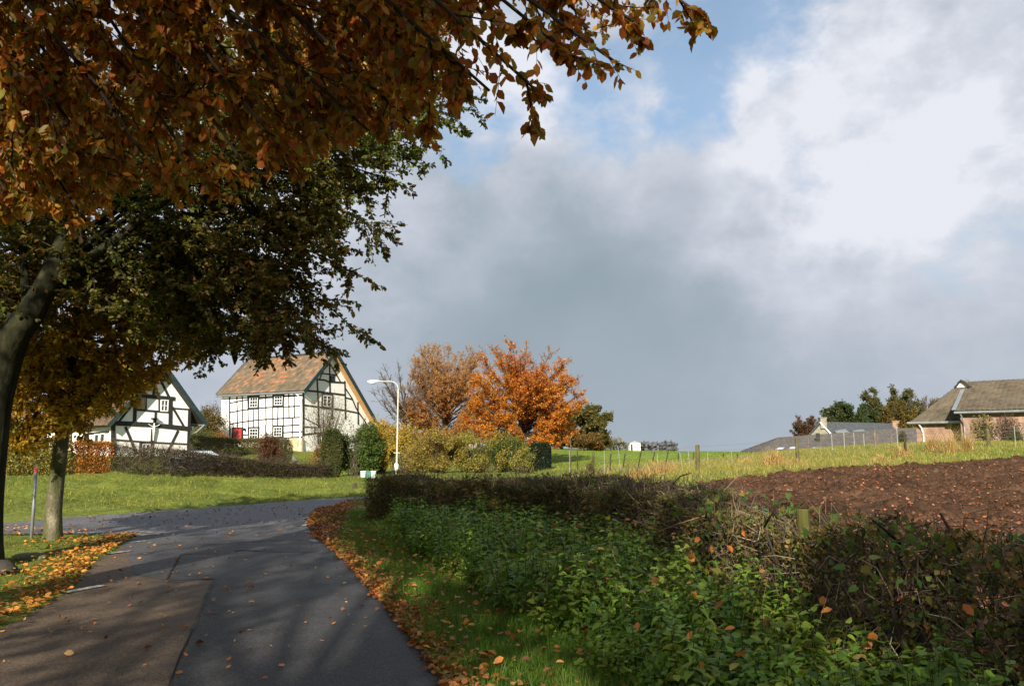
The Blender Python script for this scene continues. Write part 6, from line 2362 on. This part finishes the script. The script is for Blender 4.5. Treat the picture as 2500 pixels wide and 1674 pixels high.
# dark angled stakes along the meadow edge and pale plastic rods
M_ROD = plain_mat('pale_rod', (.26, .27, .22), .5)
M_RODB = noise_mat('old_stake', [(.3, (.10, .075, .05)), (.7, (.22, .17, .11))], 8, .9, .3, 20)
for (px, Y, t, ln) in ((1410, 46, 1101, 0), (1450, 44, 1107, 0), (1488, 42, 1107, .1), (1520, 44, 1106, .2), (1556, 42, 1103, .25), (1590, 42, 1102, .25), (1622, 40, 1102, .25), (1655, 46, 1105, .1), (1692, 46, 1102, .1), (1766, 44, 1105, .05), (1800, 42, 1106, .02), (1835, 48, 1101, .0)):
    post('fence_stake', px, Y, t, .035, ln, 'dark leaning stake in the row across the meadow edge', M_BARKDK, 'stakes along the meadow edge')
for (px, Y, t, ln) in ((1391, 38, 1100, 0), (1476, 36, 1099, 0), (1516, 40, 1088, -.1), (1606, 33, 1107, 0), (1668, 34, 1104, -.15), (1684, 36, 1101, -.05), (1788, 38, 1100, -.05), (1728, 42, 1103, .0)):
    post('electric_fence_rod', px, Y, t, .014, ln, 'pale thin fence rod standing in the rough grass', M_ROD, 'pale rods in the rough grass', 6)
for (px, Y, t, ln) in ((1975, 40, 1062, 0), (2005, 44, 1068, 0), (2032, 42, 1060, 0), (2062, 42, 1055, 0), (2086, 45, 1056, 0), (2110, 43, 1060, 0), (2117, 48, 1064, 0), (2143, 44, 1058, 0), (2177, 44, 1048, 0), (2192, 40, 1040, 0)):
    post('tree_stake', px, Y, t, .022, ln, 'thin pale stake in the row before the dark farm roofs', M_RODB if px % 2 else M_ROD, 'stakes before the farm roofs', 6)
post('tree_stake', 2137, 40, 1050, .06, 0, 'thick pale post with a white top before the farm roofs', M_RODB)
post('metal_rod', 1394, 22, 1068, .012, 0, 'tall rusty rod rising behind the hedge near the yew block', M_RODB, None, 6)
post('white_rod', 2480, 36, 1040, .016, 0, 'white rod at the far right of the grass strip', M_ROD, None, 6)
post('hedge_post', 1972, 6.0, 1242, .050, 0.01, 'thick moss-green wooden post inside the thorn hedge', noise_mat('mossy_post', [(.3, (.045, .045, .012)), (.7, (.12, .115, .03))], 9, .9, .5, 30, .2, (1, 1, .3)), None, 12)


def bins():
    for i, (px, w, m, lab) in enumerate(((887, .28, 'a', 'pale green lidded bin, leftmost of three on the bank'), (900, .26, 'b', 'dark green lidded bin between two pale ones'), (912, .26, 'a', 'pale green lidded bin nearest the street lamp'))):
        q = gpos(px, 41.2)
        zt = zat(1149, 41.2)
        c = (.42, .55, .48) if m == 'a' else (.05, .16, .10)
        mt = plain_mat('bin_plastic', c, .5)
        root = empty('garden_bin', tuple(q), lab, 'bin', 'small bins on the bank')
        z0 = max(q[2] - .05, zt - .45)
        z0 = min(z0, q[2])
        b = MB()
        t = .82
        x, y = q[0], q[1]
        hw = w / 2 * .95
        b.add([(x - hw * t, y - .14 * t, z0), (x + hw * t, y - .14 * t, z0), (x + hw * t, y + .14 * t, z0), (x - hw * t, y + .14 * t, z0), (x - hw, y - .14, zt - .05), (x + hw, y - .14, zt - .05), (x + hw, y + .14, zt - .05), (x - hw, y + .14, zt - .05)],
              [(0, 3, 2, 1), (4, 5, 6, 7), (0, 1, 5, 4), (1, 2, 6, 5), (2, 3, 7, 6), (3, 0, 4, 7)])
        b.build('body', mt, root)
        MB().box((x - hw - .01, y - .155, zt - .05), (x + hw + .01, y + .155, zt)).build('lid', mt, root, bevel=.008)


bins()


def utility_box():
    q = gpos(936, 20.2)
    zt = zat(1223, 20.2)
    root = empty('utility_marker', tuple(q), 'low grey box with a flat lid on the verge at the hedge end', 'utility box')
    x, y, z = q
    m = noise_mat('grey_concrete', [(.3, (.12, .13, .12)), (.7, (.22, .23, .22))], 6, .8, .3)
    MB().box((x - .11, y - .11, z - .1), (x + .11, y + .11, zt - .035)).build('body', m, root, bevel=.01)
    MB().box((x - .145, y - .145, zt - .035), (x + .145, y + .145, zt)).build('lid', m, root, bevel=.012)


utility_box()


def rock(name, px, py, sx, sy, sz, label, col, seed):
    q = onG(px, py)
    n1, n2 = 14, 9
    V = []
    for j in range(n2):
        th = math.pi * j / (n2 - 1)
        for i in range(n1):
            ph = 2 * math.pi * i / n1
            d = np.array([math.sin(th) * math.cos(ph), math.sin(th) * math.sin(ph), math.cos(th)])
            r = 1 + .35 * (noise3((d * 1.7 + seed)[None], 1.3, seed)[0] - .5)
            V.append(q + d * np.array([sx, sy, sz]) * r)
    Fq = []
    for j in range(n2 - 1):
        for i in range(n1):
            Fq.append((j * n1 + i, j * n1 + (i + 1) % n1, (j + 1) * n1 + (i + 1) % n1, (j + 1) * n1 + i))
    o = np_mesh(name, V, Fq, noise_mat('rock_' + name, [(.3, tuple(c * .5 for c in col)), (.7, col)], 8, .9, .5, 20), smooth=True)
    return tag(o, label, 'stone')


rock('field_stone', -2, 1397, .22, .2, .16, 'dark rounded stone at the left edge of the verge', (.06, .055, .045), 2)
rock('field_stone', 72, 1362, .26, .2, .09, 'flat mossy pale stone in the leaf-strewn verge', (.20, .20, .11), 5)
rock('tree_stump', 866, 1190, .10, .10, .22, 'short dark stump on the bank beside the road', (.07, .055, .04), 8)
rock('leaf_clump', 904, 1378, .10, .10, .05, 'dark clod of earth on the right verge edge', (.05, .035, .02), 11)
o = MB().tube([(x_, y_, z_) for x_, y_, z_ in (at(573, 850, 12.5), at(572, 862, 12.5), at(574, 875, 12.48), at(573, 890, 12.5))], [.02, .05, .045, .012], 8).build('dead_twig', M_BARKDK, None, smooth=True)
tag(o, 'dark dead twig cluster hanging below the beech foliage', 'twig')


def garden_steps():
    # slanting low wall and dark earth slope below the house gable
    a = at(712, 1101, 62)
    b = at(745, 1142, 50)
    mb = MB()
    za, zb_ = tz1(a[0], a[1]), tz1(b[0], b[1])
    A, B = np.array([a[0], a[1], za]), np.array([b[0], b[1], zb_])
    n = unit(np.cross(B - A, np.array([0, 0, 1.])))
    mb.prism([A - [0, 0, .3], B - [0, 0, .3], B + [0, 0, .18], A + [0, 0, .3]], n * .18)
    o = mb.build('garden_wall', M_RUBBLE)
    tag(o, 'low slanting stone wall beside the garden slope of the house', 'wall')


garden_steps()


def car():
    Y = 45
    c = at(500, 1110, Y)
    z = tz1(c[0], c[1] + 1)
    top = zat(1099.5, Y)
    z = top - 1.42
    L, W = 3.9, 1.65
    root = empty('parked_car', (c[0], c[1], z), 'dark blue car parked behind the hedge, only roof and windscreen showing', 'car')
    u = unit(np.array([.80, .60, 0]))
    v = np.array([-u[1], u[0], 0])
    cc = at(492, 1110, Y + 1)
    M_CAR = plain_mat('dark_blue_paint', (.035, .05, .09), .25, .7)
    M_TYRE = plain_mat('tyre', (.02, .02, .02), .8)

    def P(s, t, h):
        q = cc + u * s + v * t
        return (q[0], q[1], z + h)
    prof = [(-1.9, .35), (-1.95, .75), (-1.75, .95), (-1.35, 1.0), (1.05, .98), (1.85, .82), (1.95, .55), (1.9, .3)]
    MB().prism([P(s, -W / 2, h) for s, h in prof], v * W).build('body', M_CAR, root, bevel=.03)
    mb = MB()
    lo = [(-1.5, .97), (1.15, .97)]
    hi = [(-1.0, 1.40), (.35, 1.42)]
    i0, i1 = .02, .16
    vs = [P(lo[0][0], -W / 2 + i0, lo[0][1]), P(lo[1][0], -W / 2 + i0, lo[1][1]), P(lo[1][0], W / 2 - i0, lo[1][1]), P(lo[0][0], W / 2 - i0, lo[0][1]),
          P(hi[0][0], -W / 2 + i1, hi[0][1] - .02), P(hi[1][0], -W / 2 + i1, hi[1][1] - .02), P(hi[1][0], W / 2 - i1, hi[1][1] - .02), P(hi[0][0], W / 2 - i1, hi[0][1] - .02)]
    mb.add(vs, [(0, 3, 2, 1), (4, 5, 6, 7), (0, 1, 5, 4), (1, 2, 6, 5), (2, 3, 7, 6), (3, 0, 4, 7)])
    mb.build('windows', M_SKYL, root)
    MB().prism([P(-1.05, -W / 2 + .14, 1.385), P(.38, -W / 2 + .14, 1.405), P(.38, W / 2 - .14, 1.405), P(-1.05, W / 2 - .14, 1.385)], (0, 0, .045)).build('roof', M_CAR, root, bevel=.015)
    for s in (-1.2, 1.2):
        for t in (-1, 1):
            a = np.array(P(s, t * (W / 2 - .1), .31))
            MB().tube([a - v * .1, a + v * .1], .31, 16).build('wheel', M_TYRE, root, smooth=False)


car()
